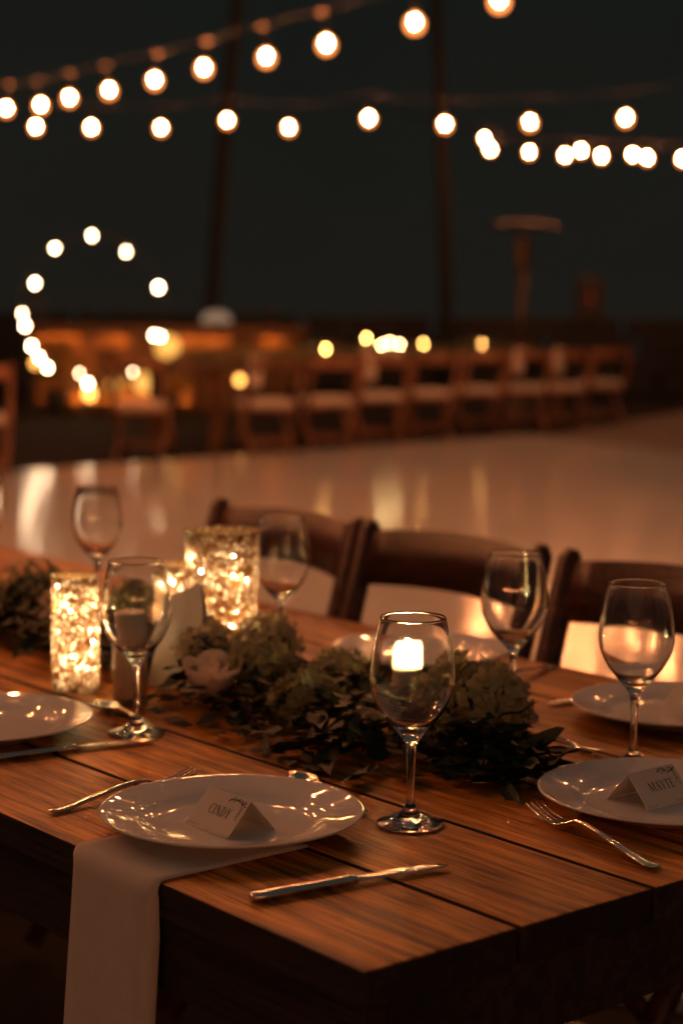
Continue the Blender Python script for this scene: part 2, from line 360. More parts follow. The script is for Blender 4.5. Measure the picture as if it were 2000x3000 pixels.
# ------------------------------------------------------------------ plates
PR = .135
plate_prof = [(0, .0052), (.050, .0052), (.078, .0056), (.086, .0068), (.093, .0105), (.099, .0132), (.110, .0160), (.124, .0195), (.1315, .0216), (.1343, .0222), (.1350, .0214), (.1343, .0200), (.131, .0185), (.122, .0150), (.106, .0108), (.094, .0065), (.086, .0030), (.080, .0004), (.076, .0004), (.074, .0022), (.040, .0026), (0, .0026)]
me_plate = mesh_from(lathe(plate_prof, 96), 'plate', 'porcelain', True)
def plate(u, v, label):
    return tag(link('dinner_plate', me_plate, None, UV(u, v, TZ + .0012), 0), label, 'plate', 'dinner plates on the table')
PL = {'cindy': (-1.467, 1.079), 'mayte': (-1.247, 1.490), 'left': (-1.995, 1.085), 'right': (-1.525, 1.838), 'mid': (-2.015, 1.835)}
plate(*PL['cindy'], 'white dinner plate holding the CINDY card, on a hanging napkin')
plate(*PL['mayte'], 'white dinner plate holding the MAYTE card at the table end')
plate(*PL['left'], 'white dinner plate cut off by the left edge, in front of the tall lace lantern')
plate(*PL['right'], 'white dinner plate on the far side behind the rightmost wine glass')
plate(*PL['mid'], 'white dinner plate on the far side behind the burning pillar candle')

# ------------------------------------------------------------------ place cards
def glyph(ch):
    """polygons in a unit-high box plus advance; tall serif capitals with thick and thin strokes"""
    P = []; t, h = .13, .045
    def rect(x0, y0, x1, y1): P.append([(x0, y0), (x1, y0), (x1, y1), (x0, y1)])
    def stem(x, w_=t, serif=.07):
        rect(x - w_ / 2, 0, x + w_ / 2, 1); rect(x - w_ / 2 - serif, 0, x + w_ / 2 + serif, h); rect(x - w_ / 2 - serif, 1 - h, x + w_ / 2 + serif, 1)
    def diag(x0, y0, x1, y1, w_): P.append([(x0 - w_ / 2, y0), (x0 + w_ / 2, y0), (x1 + w_ / 2, y1), (x1 - w_ / 2, y1)])
    def arc(cx, cy, rx, ry, a0, a1, thick, thin, n=14):
        for i in range(n):
            q = []
            for a in (a0 + (a1 - a0) * i / n, a0 + (a1 - a0) * (i + 1) / n):
                tt = thin + (thick - thin) * abs(math.cos(a)) ** 1.5
                q.append(((cx + rx * math.cos(a), cy + ry * math.sin(a)), (cx + (rx - tt) * math.cos(a), cy + (ry - thin) * math.sin(a))))
            P.append([q[0][0], q[1][0], q[1][1], q[0][1]])
    if ch == 'C': arc(.38, .5, .34, .52, rad(48), rad(312), .14, .045); rect(.58, .74, .615, 1.0); rect(.58, .02, .615, .2); return P, .68
    if ch == 'I': stem(.17); return P, .36
    if ch == 'N': stem(.14, .05); stem(.66, .05); diag(.66, 0, .14, 1, .15); return P, .82
    if ch == 'D': stem(.17); arc(.26, .5, .42, .5, rad(-90), rad(90), .14, .045); rect(.2, 0, .27, h); rect(.2, 1 - h, .27, 1); return P, .76
    if ch == 'Y': rect(.27, 0, .40, .46); rect(.2, 0, .47, h); diag(.33, .42, .10, 1, .14); diag(.35, .42, .58, 1, .05); rect(0, 1 - h, .22, 1); rect(.48, 1 - h, .68, 1); return P, .68
    if ch == 'M': stem(.14, .05); stem(.86, .13); diag(.49, .05, .17, 1, .14); diag(.49, .05, .84, 1, .05); return P, 1.02
    if ch == 'A': diag(.12, 0, .37, 1, .05); diag(.64, 0, .38, 1, .14); rect(.22, .32, .56, .32 + h); rect(.02, 0, .24, h); rect(.52, 0, .76, h); return P, .76
    if ch == 'T': rect(.29, 0, .42, 1); rect(.2, 0, .51, h); rect(.02, 1 - h, .69, 1); rect(.02, .80, .06, 1); rect(.65, .80, .69, 1); return P, .71
    if ch == 'E': stem(.17); rect(.2, 0, .56, h); rect(.2, 1 - h, .54, 1); rect(.2, .5, .42, .5 + h); rect(.53, 0, .57, .24); rect(.50, .78, .54, 1); rect(.40, .42, .43, .62); return P, .64
    return P, .4
def flat_polys(polys, name, mat):
    bm = bmesh.new()
    for k, q in enumerate(polys):
        vs = [bm.verts.new((x, y, k * 4e-7)) for x, y in q]
        f = bm.faces.new(vs); f.normal_update()
        if f.normal.z < 0: f.normal_flip()
    return mesh_from(bm, name, mat)
def place_card(loc, rz, label, text=None, blen=.073, bdep=.060, hgt=.034):
    """tent card: ridge along local x, lettered face towards local -y"""
    t = thing('place_card', label, 'place card', loc, rz, 'tent place cards')
    hd, hl = bdep / 2, blen / 2; th = .0005
    bm = bmesh.new()
    sec = [(-hd, 0), (0, hgt), (hd, 0), (hd - .0009, 0), (0, hgt - .0011), (-hd + .0009, 0)]
    a = [bm.verts.new((-hl, y, z)) for y, z in sec]; b_ = [bm.verts.new((hl, y, z)) for y, z in sec]
    for i in range(6): bm.faces.new((a[i], b_[i], b_[(i + 1) % 6], a[(i + 1) % 6]))
    for r_ in (a, b_):
        bm.faces.new((r_[0], r_[1], r_[4], r_[5])); bm.faces.new((r_[1], r_[2], r_[3], r_[4]))
    bmesh.ops.recalc_face_normals(bm, faces=bm.faces)
    link('folded_sheet', mesh_from(bm, 'folded_sheet', 'paper'), t)
    if text:
        ang = math.atan2(hgt, hd); fl = math.hypot(hgt, hd)      # face length
        nrm = Vector((0, -math.sin(ang), math.cos(ang))) * .00018
        o3 = (rad(90) - (rad(90) - ang), 0, 0)
        org = Vector((-hl, -hd, 0)) + nrm
        polys = []; x = 0
        for ch in text:
            g, ad = glyph(ch); polys += [[(px + x, py) for px, py in q] for q in g]; x += ad + .05
        size = .0108; X0 = .021 if text[0] == 'C' else .019
        polys = [[(X0 + px * size * .93, fl * .42 + py * size) for px, py in q] for q in polys]
        link('lettering', flat_polys(polys, 'lettering', 'ink'), t, org, rot=o3)
        r2 = random.Random(text)
        # small illegible line of print along the lower edge
        def tiny(x0, n):
            sm = []; xx = x0
            for k in range(n):
                wv = r2.uniform(.0007, .0012)
                if r2.random() < .86:
                    sm.append([(xx, .0030), (xx + wv * .35, .0030), (xx + wv * .35, .0044), (xx, .0044)])
                    yv = r2.choice((.0030, .0036, .0041)); sm.append([(xx, yv), (xx + wv * .8, yv), (xx + wv * .8, yv + .0003), (xx, yv + .0003)])
                xx += wv + .0004
            link('small_print', flat_polys(sm, 'small_print', 'print_grey'), t, org, rot=o3)
        tiny(.003, 13)
        if text[0] == 'M': tiny(.048, 13)
        # leafy corner print
        fp = []
        def leaf(cx, cy, a, l_, w_):
            c, s = math.cos(a), math.sin(a)
            pts = [(0, 0), (l_ * .35, w_), (l_ * .75, w_ * .7), (l_, 0), (l_ * .75, -w_ * .7), (l_ * .35, -w_)]
            fp.append([(cx + x_ * c - y_ * s, cy + x_ * s + y_ * c) for x_, y_ in pts])
        for k in range(22):
            q = k / 21; cx = blen - .002 - q * .026; cy = fl - .0035 - r2.uniform(0, .005) * (1 - q * .6)
            leaf(cx, cy, rad(180) + r2.uniform(-.9, .9), r2.uniform(.003, .0055), r2.uniform(.0005, .0010))
        for k in range(14):
            q = k / 13; cy = fl - .004 - q * .019; cx = blen - .003 - r2.uniform(0, .007) * (1 - q * .3)
            leaf(min(cx, blen - .004), cy, rad(250) + r2.uniform(-.8, .8), r2.uniform(.002, .0038), r2.uniform(.0004, .0008))
        fp = [[(min(x_, blen - .0004), min(y_, fl - .0003)) for x_, y_ in q] for q in fp]
        link('leaf_print', flat_polys(fp, 'leaf_print', 'print_green'), t, org, rot=o3)
    return t
PZ = TZ + .0012 + .0056
place_card(UV(-1.461, 1.072, PZ), TH, 'white tent place card lettered CINDY', 'CINDY')
place_card(UV(-1.267, 1.490, PZ), TH + PI / 2, 'white tent place card lettered MAYTE', 'MAYTE')
place_card(UV(-2.035, 1.080, PZ), TH, 'white tent place card on the plate cut off by the left edge')
place_card(UV(-1.50, 1.850, PZ), TH + PI, 'white tent place card on the far plate behind the rightmost wine glass')

# ------------------------------------------------------------------ napkin draped over the near edge
def napkin():
    t = bmesh.new(); nx, ny = 14, 60
    path = []          # (v,z) from under the plate over the edge and down
    zt = TZ + .0016
    r_ = .016
    for i in range(14): path.append((1.10 - (1.10 - (V0 + .006)) * i / 13, zt))
    for i in range(1, 9):
        a = rad(90 * i / 8); path.append((V0 + .006 - r_ * math.sin(a), zt - r_ + r_ * math.cos(a)))
    for i in range(1, 32): path.append((V0 + .006 - r_ - .004 * math.sin(i / 31 * 2.2) - .012 * (i / 31), zt - r_ - .40 * i / 31))
    grid = []
    for j, (v, z) in enumerate(path):
        row = []
        hang = max(0, j - 20) / 31
        top = j <= 14
        for i in range(nx + 1):
            s = i / nx; u = -1.514 + .146 * s - .010 * hang * (1 - s) - .004 * hang
            wob = .0035 * math.sin(s * 7 + 1.1) * hang + .005 * hang * math.sin(s * 3.0)
            edge = 1 - min(1, s / .12, (1 - s) / .12)
            dv = -wob if not top else 0
            sag = edge * .0012
            row.append(t.verts.new(UV(u, v + dv + (.012 * edge ** 2 * min(1, (j - 14) / 10) if 14 < j else 0) + (.0025 * math.exp(-((s - .52) / .03) ** 2) * hang), z - (0 if top else 0))))
        grid.append(row)
    for a, b_ in zip(grid, grid[1:]):
        for i in range(nx): t.faces.new((a[i], a[i + 1], b_[i + 1], b_[i]))
    bmesh.ops.recalc_face_normals(t, faces=t.faces)
    o = link('napkin', mesh_from(t, 'napkin', 'linen', True))
    md = o.modifiers.new('thickness', 'SOLIDIFY'); md.thickness = .0018; md.offset = 1
    return tag(o, 'folded beige linen napkin hanging over the near table edge', 'napkin')
napkin()

# ------------------------------------------------------------------ wine glasses
outer = [(.0347, .0006), (.0351, .0018), (.0340, .0030), (.0300, .0042), (.0220, .0066), (.0149, .0100), (.0095, .0138), (.0066, .0175), (.0048, .0225), (.0041, .030), (.0038, .0441), (.0040, .056), (.0045, .0680), (.0052, .0790), (.0060, .0842), (.0070, .0872), (.0090, .0905), (.0127, .0950), (.0165, .0992), (.0208, .1040), (.0271, .1120), (.0315, .1175), (.0348, .1233), (.0378, .1288), (.0403, .1346), (.0421, .1402), (.0432, .1459), (.0438, .1515), (.0439, .1572), (.0436, .1630), (.0428, .1700), (.0418, .1780), (.0405, .1860), (.0388, .1945), (.0370, .2024), (.0352, .2102), (.0342, .2150), (.0340, .2164), (.0337, .2173)]
inner = [(.0332, .2177), (.0327, .2173), (.0325, .2164), (.0328, .2150), (.0340, .2100), (.0360, .2022), (.0378, .1943), (.0395, .1858), (.0408, .1778), (.0418, .1698), (.0426, .1628), (.0429, .1572), (.0428, .1515), (.0422, .1461), (.0411, .1406), (.0392, .1350), (.0366, .1293), (.0334, .1239), (.0299, .1183), (.0250, .1125), (.0190, .1068), (.0130, .1028), (.0070, .1006), (0, .0998)]
me_glass_bowl = mesh_from(lathe([(0, .0016), (.020, .0014), (.032, .0006)] + outer + inner, 72), 'glass', 'glass', True)
def wine_glass(u, v, label):
    return tag(link('wine_glass', me_glass_bowl, None, UV(u, v, TZ + .0008), rnd.uniform(0, 6)), label, 'wine glass', 'empty wine glasses')
wine_glass(-1.369, 1.235, 'clear stemmed wine glass in sharp focus right of the CINDY plate')
wine_glass(-1.877, 1.233, 'clear stemmed wine glass in front of the unlit pillar candle')
wine_glass(-1.389, 1.602, 'rightmost clear stemmed wine glass, behind the MAYTE plate')
wine_glass(-1.658, 1.672, 'clear stemmed wine glass on the far side behind the large green hydrangea')
wine_glass(-2.146, 1.669, 'clear stemmed wine glass right of the wide lace lantern')
wine_glass(-2.690, 1.686, 'blurred clear wine glass rising above the tall lace lantern')
wine_glass(-3.010, 1.640, 'blurred clear wine glass cut off by the left edge of the picture')

# ------------------------------------------------------------------ cutlery (local x from handle end to tip)
def build_fork():
    bm = bmesh.new()
    loft(bm, [(0, 0, .0035, .0035, .0010), (.004, 0, .0032, .0068, .0013), (.012, 0, .0028, .0080, .0014), (.03, 0, .0040, .0070, .0014), (.06, 0, .0075, .0046, .0015), (.09, 0, .0112, .0033, .0017), (.115, 0, .0135, .0028, .0018), (.130, 0, .0128, .0032, .0017), (.138, 0, .0095, .0058, .0014), (.146, 0, .0062, .0100, .0011), (.154, 0, .0047, .0118, .0009), (.1575, 0, .0045, .0120, .0008)])
    h = mesh_from(bm, 'handle', 'steel', True)
    bm = bmesh.new()
    loft(bm, [(.155, 0, .0046, .0019, .0009), (.168, 0, .0048, .0016, .0009), (.182, 0, .0066, .0014, .0009), (.196, 0, .0102, .0012, .0008), (.2045, 0, .0132, .0006, .0005)])
    return h, mesh_from(bm, 'tine', 'steel', True)
me_fh, me_tine = build_fork()
def dirrz(du, dv):
    d = D1 * du + N1 * dv; return math.atan2(d.y, d.x)
def fork(p, q, label, s=1.0):
    t = thing('fork', label, 'fork', UV(*p, TZ + .0003), dirrz(q[0] - p[0], q[1] - p[1]), 'forks'); t.scale = (s, s, s)
    link('handle', me_fh, t)
    for k in range(4): link('tine', me_tine, t, (0, (k - 1.5) * .0061, 0))
    return t
bm = bmesh.new()
loft(bm, [(0, 0, .0042, .004, .0022), (.003, 0, .0042, .0075, .0034), (.012, 0, .0042, .0088, .0038), (.05, 0, .0044, .0074, .0036), (.09, 0, .0046, .0060, .0034), (.100, 0, .0047, .0058, .0034), (.104, 0, .0047, .0066, .0040), (.109, 0, .0046, .0058, .0030)])
me_kh = mesh_from(bm, 'handle', 'steel', True)
bm = bmesh.new()
loft(bm, [(.108, 0, .0044, .0052, .0020), (.118, .001, .0042, .0080, .0012), (.15, .0012, .0040, .0090, .0010), (.18, .0006, .0040, .0084, .0009), (.198, -.002, .0040, .0060, .0008), (.208, -.005, .0040, .0018, .0005)])
me_kb = mesh_from(bm, 'blade', 'steel', True)
def knife(p, q, label):
    t = thing('knife', label, 'knife', UV(*p, TZ + .0005), dirrz(q[0] - p[0], q[1] - p[1]), 'table knives')
    link('handle', me_kh, t); link('blade', me_kb, t); return t
bm = bmesh.new()
loft(bm, [(0, 0, .0035, .0035, .0010), (.004, 0, .0032, .0064, .0013), (.012, 0, .0028, .0072, .0014), (.05, 0, .0070, .0046, .0015), (.085, 0, .0110, .0030, .0017), (.10, 0, .0118, .0027, .0017), (.112, 0, .0100, .0040, .0013)])
me_sh = mesh_from(bm, 'handle', 'steel', True)
bm = bmesh.new(); rows = []
for i in range(9):
    for_x = i / 8; xx = .110 + .052 * for_x; hw = .0155 * math.sin(PI * min(.97, max(.06, for_x ** .85))) ** .6
    rows.append([bm.verts.new((xx, hw * k / 4, .0102 - .0078 * math.sin(PI * min(1, for_x)) ** .8 * (1 - (k / 4) ** 2))) for k in range(-4, 5)])
for a, b_ in zip(rows, rows[1:]):
    for k in range(8): bm.faces.new((a[k], a[k + 1], b_[k + 1], b_[k]))
me_sb = mesh_from(bm, 'bowl', 'steel', True)
def spoon(p, q, label, s=1.0):
    t = thing('spoon', label, 'spoon', UV(*p, TZ + .0005), dirrz(q[0] - p[0], q[1] - p[1]), 'spoons'); t.scale = (s, s, s)
    link('handle', me_sh, t); b_ = link('bowl', me_sb, t); md = b_.modifiers.new('thickness', 'SOLIDIFY'); md.thickness = .0011; md.offset = 0
    return t
knife((-1.273, .958), (-1.239, 1.162), 'knife lying right of the CINDY plate, tip across the plank gap')
fork((-1.628, .962), (-1.655, 1.18), 'fork left of the CINDY plate with its tines behind the rim')
spoon((-1.425, 1.221), (-1.60, 1.250), 'dessert spoon lying behind the CINDY plate')
fork((-1.109, 1.319), (-1.34, 1.368), 'fork in front of the MAYTE plate with tines pointing left', 1.04)
knife((-1.866, 1.022), (-1.840, 1.162), 'knife at the left edge in front of the cut-off left plate')
spoon((-1.87, 1.262), (-2.06, 1.275), 'dessert spoon lying behind the cut-off left plate, near the tall lace lantern')
fork((-1.60, 1.598), (-1.44, 1.615), 'dessert fork above the far right plate, right of the large hydrangea', .78)
spoon((-1.425, 1.525), (-1.430, 1.40), 'dessert spoon between the garland tip and the MAYTE plate', .9)
knife((-1.700, 1.965), (-1.672, 1.757), 'knife on the far side, left of the plate behind the rightmost glass')
fork((-1.862, 1.965), (-1.815, 1.80), 'fork on the far side, right of the plate behind the burning candle')

# ------------------------------------------------------------------ candles and lanterns
def flame_mesh(h=.026, r_=.0062):
    return lathe([(0, 0), (r_ * .6, h * .08), (r_, h * .28), (r_ * .92, h * .45), (r_ * .6, h * .68), (r_ * .22, h * .9), (0, h)], 12)
me_bead = mesh_from(lathe([(0, -.0038), (.0038, 0), (0, .0038)], 5), 'bead_light', 'bead_glow', True)
me_cflame = mesh_from(flame_mesh(.022, .0055), 'flame', 'candle_flame', True)
me_wick = mesh_from(lathe([(0, 0), (.0009, 0), (.0009, .008), (0, .008)], 6), 'wick', 'wick')
def lantern(u, v, h, r_, label, fz, n=1, taper=1.0, drop=0.0):
    t = thing('lace_lantern', label, 'candle lantern', UV(u, v, TZ + .0008), 0, 'lace patterned candle lanterns')
    bt = r_ * taper
    prof = [(bt, .002)] + [(bt + (r_ - bt) * i / 10, .002 + (h - .002) * i / 10) for i in range(1, 11)]
    rim = prof + [(r_ + .0010, h + .0008), (r_ - .0016, h + .0008)] + [(p_[0] - .0022, p_[1]) for p_ in reversed(prof)]
    link('lace_sleeve', mesh_from(lathe(rim, 48, closed=True), 'lace_sleeve', 'lace_glass', True), t)
    link('base', mesh_from(lathe([(0, 0), (bt, 0), (bt, .0018), (0, .0018)], 40), 'base', 'lace_glass'), t)
    rb = random.Random(int(h * 1000)); wp = []
    for k in range(n):
        q = (k + .5) / n; a = k * 2.4 + rb.uniform(-.4, .4); rr = (bt + (r_ - bt) * q) - rb.uniform(.008, .016)
        pz = fz[0] + (fz[1] - fz[0]) * q + rb.uniform(-.006, .006)
        wp.append((rr * math.cos(a), rr * math.sin(a), pz)); link('bead_light', me_bead, t, wp[-1])
    bm = bmesh.new(); tube(bm, [(x_, y_, z_ - .0045) for x_, y_, z_ in wp], .0007, 5); link('wire', mesh_from(bm, 'wire', 'dark_metal'), t)
    return t
lantern(-2.156, 1.316, .158, .0335, 'tall narrow glowing lace lantern at left beside the cut-off plate', (.015, .150), n=10)
lantern(-2.085, 1.515, .214, .0545, 'wide glowing lace lantern standing highest in the middle of the table', (.03, .19), n=13, taper=.84)
lantern(-2.27, 1.575, .140, .040, 'short glowing lace lantern half hidden behind the left wine glass', (.02, .13), n=9)
# unlit pillar
def pillar(u, v, h, r_, label, mat='wax'):
    t = thing('pillar_candle', label, 'candle', UV(u, v, TZ + .0008), 0, 'pillar candles')
    link('wax_body', mesh_from(lathe([(0, 0), (r_, 0), (r_, h - .004), (r_ - .003, h), (r_ * .6, h - .002), (0, h - .005)], 40), 'wax_body', mat, True), t)
    link('wick', me_wick, t, (0, 0, h - .005)); return t
pillar(-2.040, 1.330, .122, .0235, 'unlit pale pillar candle seen behind the left wine glass')
# burning pillar: hollowed wall with the flame sunk inside
t = thing('pillar_candle', 'burning white pillar candle with a bright flame, seen through the front wine glass', 'candle', UV(-1.674, 1.50, TZ + .0008), 0, 'pillar candles')
bm = bmesh.new(); seg = 40; R2 = .0212; H2 = .118
r2 = random.Random(4); rings = []
def rimz(a): return H2 - .010 * max(0, math.cos(a - rad(195))) ** 2 + .0016 * math.sin(3 * a) + .001 * math.sin(5 * a + 1)
lev = [(R2, 0, 0), (R2, .05, 0), (R2, .085, 0), (R2 * .995, 1, -.003), (R2 * .96, 1, 0), (R2 * .90, 1, -.0006), (R2 * .86, 1, -.005), (R2 * .84, .098, 0), (R2 * .82, .0870, 0), (R2 * .4, .0862, 0)]
for r_, z, dz in lev:
    rings.append([bm.verts.new((r_ * math.cos(2 * PI * i / seg), r_ * math.sin(2 * PI * i / seg), (rimz(2 * PI * i / seg) if z == 1 else z) + dz)) for i in range(seg)])
for a, b_ in zip(rings, rings[1:]):
    for i in range(seg): bm.faces.new((a[i], a[(i + 1) % seg], b_[(i + 1) % seg], b_[i]))
bm.faces.new(rings[-1]); bm.faces.new(list(reversed(rings[0])))
bmesh.ops.recalc_face_normals(bm, faces=bm.faces)
for f in bm.faces:      # the solid wax below the burnt well lets no light through
    if max(v_.co.z for v_ in f.verts) < .0872: f.material_index = 1
me = mesh_from(bm, 'wax_body', 'lit_wax', True); me.materials.append(MT['wax'])
link('wax_body', me, t)
link('wick', me_wick, t, (0, 0, .093)); link('flame', me_cflame, t, (0, 0, .1015))
link('flame', mesh_from(flame_mesh(.010, .0045), 'flame', 'candle_flame', True), t, (0.003, -.003, .0875))

# pale folded table card standing between the lanterns
t = thing('table_card', 'pale folded table card leaning between the left glass and the wide lace lantern', 'table card', UV(-2.075, 1.440, TZ + .001), TH + rad(18))
bm = bmesh.new()
a = [bm.verts.new(c) for c in ((-.048, -.022, 0), (.048, -.022, 0), (.034, 0, .150), (-.020, 0, .128))]
b_ = [bm.verts.new(c) for c in ((-.048, .022, 0), (.048, .022, 0), (.034, .0008, .150), (-.020, .0008, .128))]
bm.faces.new(a); bm.faces.new(list(reversed(b_)))
bm.faces.new((a[3], a[2], b_[2], b_[3]))
link('folded_sheet', mesh_from(bm, 'folded_sheet', 'paper'), t).modifiers.new('thickness', 'SOLIDIFY').thickness = .0006

# ------------------------------------------------------------------ garland
gar = thing('flower_garland', 'dark leafy garland with hydrangeas and a white rose along the table middle', 'garland', UV(-1.40, 1.46, TZ), TH)
def gp(u, v, z): return Vector((u + 1.40, v - 1.46, z))       # local coordinates of the garland
def leaf_mesh(l_, w_, fold, curl, mat, name='leaf'):
    bm = bmesh.new(); n = 6; rows = []
    for i in range(n + 1):
        s = i / n; hw = w_ * (math.sin(PI * s ** .8) ** .8 if 0 < s < 1 else 0) * .5
        z = curl * l_ * (s ** 1.6) * -1 + .004 * math.sin(s * 9) 
        if i in (0, n): rows.append([bm.verts.new((l_ * s, 0, z))])
        else: rows.append([bm.verts.new((l_ * s, -hw, z + fold * hw)), bm.verts.new((l_ * s, 0, z)), bm.verts.new((l_ * s, hw, z + fold * hw))])
    for a, b_ in zip(rows, rows[1:]):
        if len(a) == 1:
            bm.faces.new((a[0], b_[0], b_[1])); bm.faces.new((a[0], b_[1], b_[2]))
        elif len(b_) == 1:
            bm.faces.new((a[0], b_[0], a[1])); bm.faces.new((a[1], b_[0], a[2]))
        else:
            bm.faces.new((a[0], b_[0], b_[1], a[1])); bm.faces.new((a[1], b_[1], b_[2], a[2]))
    bmesh.ops.recalc_face_normals(bm, faces=bm.faces)
    return mesh_from(bm, name, mat, True)
LM = [leaf_mesh(.085, .030, .35, .25, 'leaf_dark'), leaf_mesh(.065, .026, .25, .10, 'leaf_dark'), leaf_mesh(.10, .024, .45, .4, 'leaf_dark'), leaf_mesh(.055, .034, .2, .15, 'leaf_dark'), leaf_mesh(.07, .022, .3, -.1, 'leaf_olive')]
def axis_v(u):     # garland centre line and half-width
    s = (-1.36 - u)
    return 1.455 + .012 * math.sin(u * 5), min(.140, .02 + s * .55) if s > 0 else .01
stem_pts = [gp(-1.37 - .08 * i, axis_v(-1.37 - .08 * i)[0], .012 + .006 * math.sin(i * 1.7)) for i in range(24)]
bm = bmesh.new(); tube(bm, stem_pts, .005, 6); link('stem', mesh_from(bm, 'stem', 'bark', True), gar)
rg = random.Random(11)
def put_leaf(u, v, z, yaw, pitch, roll, k, s=1.0):
    o = link('leaf', LM[k], gar, gp(u, v, z), rot=Matrix.Rotation(yaw, 4, 'Z').to_euler()); 
    mat = Matrix.Rotation(yaw, 4, 'Z') @ Matrix.Rotation(-pitch, 4, 'Y') @ Matrix.Rotation(roll, 4, 'X')
    o.rotation_euler = mat.to_euler(); o.scale = (s, s, s); return o
HOLES = [(-1.674, 1.50, .034), (-2.04, 1.33, .036), (-2.156, 1.316, .05), (-2.085, 1.515, .066), (-2.27, 1.575, .055), (-2.075, 1.440, .048), (-1.55, 1.50, .05), (-1.925, 1.455, .035), (-1.915, 1.380, .055), (-1.87, 1.335, .045), (-1.885, 1.415, .035), (-1.755, 1.375, .03)]
n = 0
while n < 292:
    u = -1.39 - rg.random() ** 1.15 * 1.65; vc, hw = axis_v(u)
    dv = rg.gauss(0, .5); 
    if abs(dv) > 1.05: continue
    v = vc + dv * hw
    if u < -2.08 and v < 1.38: continue
    z = .010 + .050 * max(0, 1 - dv * dv) * rg.random() * min(1, hw / .08)
    side = 1 if dv >= 0 else -1
    yaw = side * rg.uniform(25, 120); yaw = rad(yaw)            # local x = +u (towards viewer end)
    pit_ = rg.uniform(-.15, .75) * (1 - abs(dv)) + rg.uniform(-.1, .2)
    k = rg.choices((0, 1, 2, 3, 4), (3, 5, 3, 4, 1))[0]; s = rg.uniform(.45, 1.0)
    tip = (u + .075 * s * math.cos(yaw), v + .075 * s * math.sin(yaw))
    if any(math.hypot(px - hx, py - hy) < hr for px, py in ((u, v), tip, ((u + tip[0]) / 2, (v + tip[1]) / 2)) for hx, hy, hr in HOLES): continue
    if pit_ < 0: z = max(z, .015)
    put_leaf(u, v, z, yaw, pit_, rg.uniform(-.7, .7), k, s); n += 1
# low filler of small leaves under the large ones
bm = bmesh.new()
for i in range(3400):
    u = -1.40 - rg.random() * 1.6; vc, hw = axis_v(u); dd = max(-1.05, min(1.05, rg.gauss(0, .5))); v = vc + dd * hw
    if u < -2.08 and v < 1.38: continue
    if any(math.hypot(u - hx, v - hy) < hr + .012 for hx, hy, hr in HOLES[:6]): continue
    c = gp(u, v, .004 + rg.random() * .062 * max(.1, 1 - dd * dd) * min(1, hw / .09)); a = rg.uniform(0, 6.28); l_ = rg.uniform(.02, .035); w_ = l_ * .3; e = rg.uniform(-.1, .5)
    dx = Vector((math.cos(a), math.sin(a), e)) * l_; dy = Vector((-math.sin(a), math.cos(a), rg.uniform(-.4, .4))) * w_
    q = [bm.verts.new(c), bm.verts.new(c + dx * .5 + dy), bm.verts.new(c + dx), bm.verts.new(c + dx * .5 - dy)]
    bm.faces.new(q)
tag(link('small_foliage', mesh_from(bm, 'small_foliage', 'leaf_dark'), gar), 'dense small dark leaves under the garland', kind='stuff')
# hydrangea heads
def hydrangea(u, v, z, R3, n, mat, ps, seed, squash=.85):
    h = link('hydrangea', None, gar, gp(u, v, z)); rr = random.Random(seed)
    bm = bmesh.new()
    for i in range(n):
        ph = math.acos(1 - 1.75 * (i + .5) / n); a = i * 2.39996
        d = Vector((math.sin(ph) * math.cos(a), math.sin(ph) * math.sin(a), math.cos(ph) * squash))
        bump_ = 1 + .12 * math.sin(a * 2 + seed) * math.sin(ph * 3) + rr.uniform(-.17, .12)
        c = d * R3 * bump_; nn = (d + Vector((rr.gauss(0, .42), rr.gauss(0, .42), rr.gauss(0, .42)))).normalized()
        t1 = nn.orthogonal().normalized(); t2 = nn.cross(t1); off = rr.uniform(0, 1.57)
        for k in range(4):
            b0 = off + k * PI / 2; s_ = ps * rr.uniform(.85, 1.15)
            e1 = t1 * math.cos(b0) + t2 * math.sin(b0); e2 = nn.cross(e1)
            cup = rr.uniform(.05, .35)
            v0 = bm.verts.new(c); v1 = bm.verts.new(c + e1 * s_ * .5 + e2 * s_ * .48 + nn * s_ * cup * .6); v2 = bm.verts.new(c + e1 * s_ * 1.0 + e2 * s_ * .22 + nn * s_ * cup); v3 = bm.verts.new(c + e1 * s_ - e2 * s_ * .22 + nn * s_ * cup); v4 = bm.verts.new(c + e1 * s_ * .5 - e2 * s_ * .48 + nn * s_ * cup * .6)
            bm.faces.new((v0, v4, v3, v2, v1))
    tag(link('florets', mesh_from(bm, 'florets', mat), h), 'four-petalled hydrangea florets', kind='stuff')
    link('core', mesh_from(lathe([(0, -R3 * .5)] + [(R3 * .74 * math.sin(PI * i / 10), -R3 * .64 * math.cos(PI * i / 10) * squash) for i in range(3, 10)] + [(0, R3 * .64 * squash)], 16), 'core', 'leaf_olive', True), h)
    return h
hydrangea(-1.545, 1.490, .054, .066, 270, 'hydrangea_petal', .0115, 1)
hydrangea(-1.905, 1.445, .050, .045, 140, 'hydrangea_petal', .0095, 2)
hydrangea(-1.995, 1.53, .066, .044, 130, 'hydrangea_blush', .0080, 5)
hydrangea(-2.035, 1.455, .062, .040, 120, 'hydrangea_blush', .0080, 15)
hydrangea(-1.77, 1.42, .040, .040, 120, 'hydrangea_petal', .0095, 16)
hydrangea(-1.84, 1.53, .045, .036, 100, 'hydrangea_petal', .0075, 17)
hydrangea(-2.42, 1.47, .050, .05, 120, 'hydrangea_blush', .008, 6)
hydrangea(-2.62, 1.52, .060, .055, 120, 'hydrangea_petal', .008, 7)
hydrangea(-2.15, 1.405, .12, .032, 90, 'hydrangea_petal', .0075, 8)
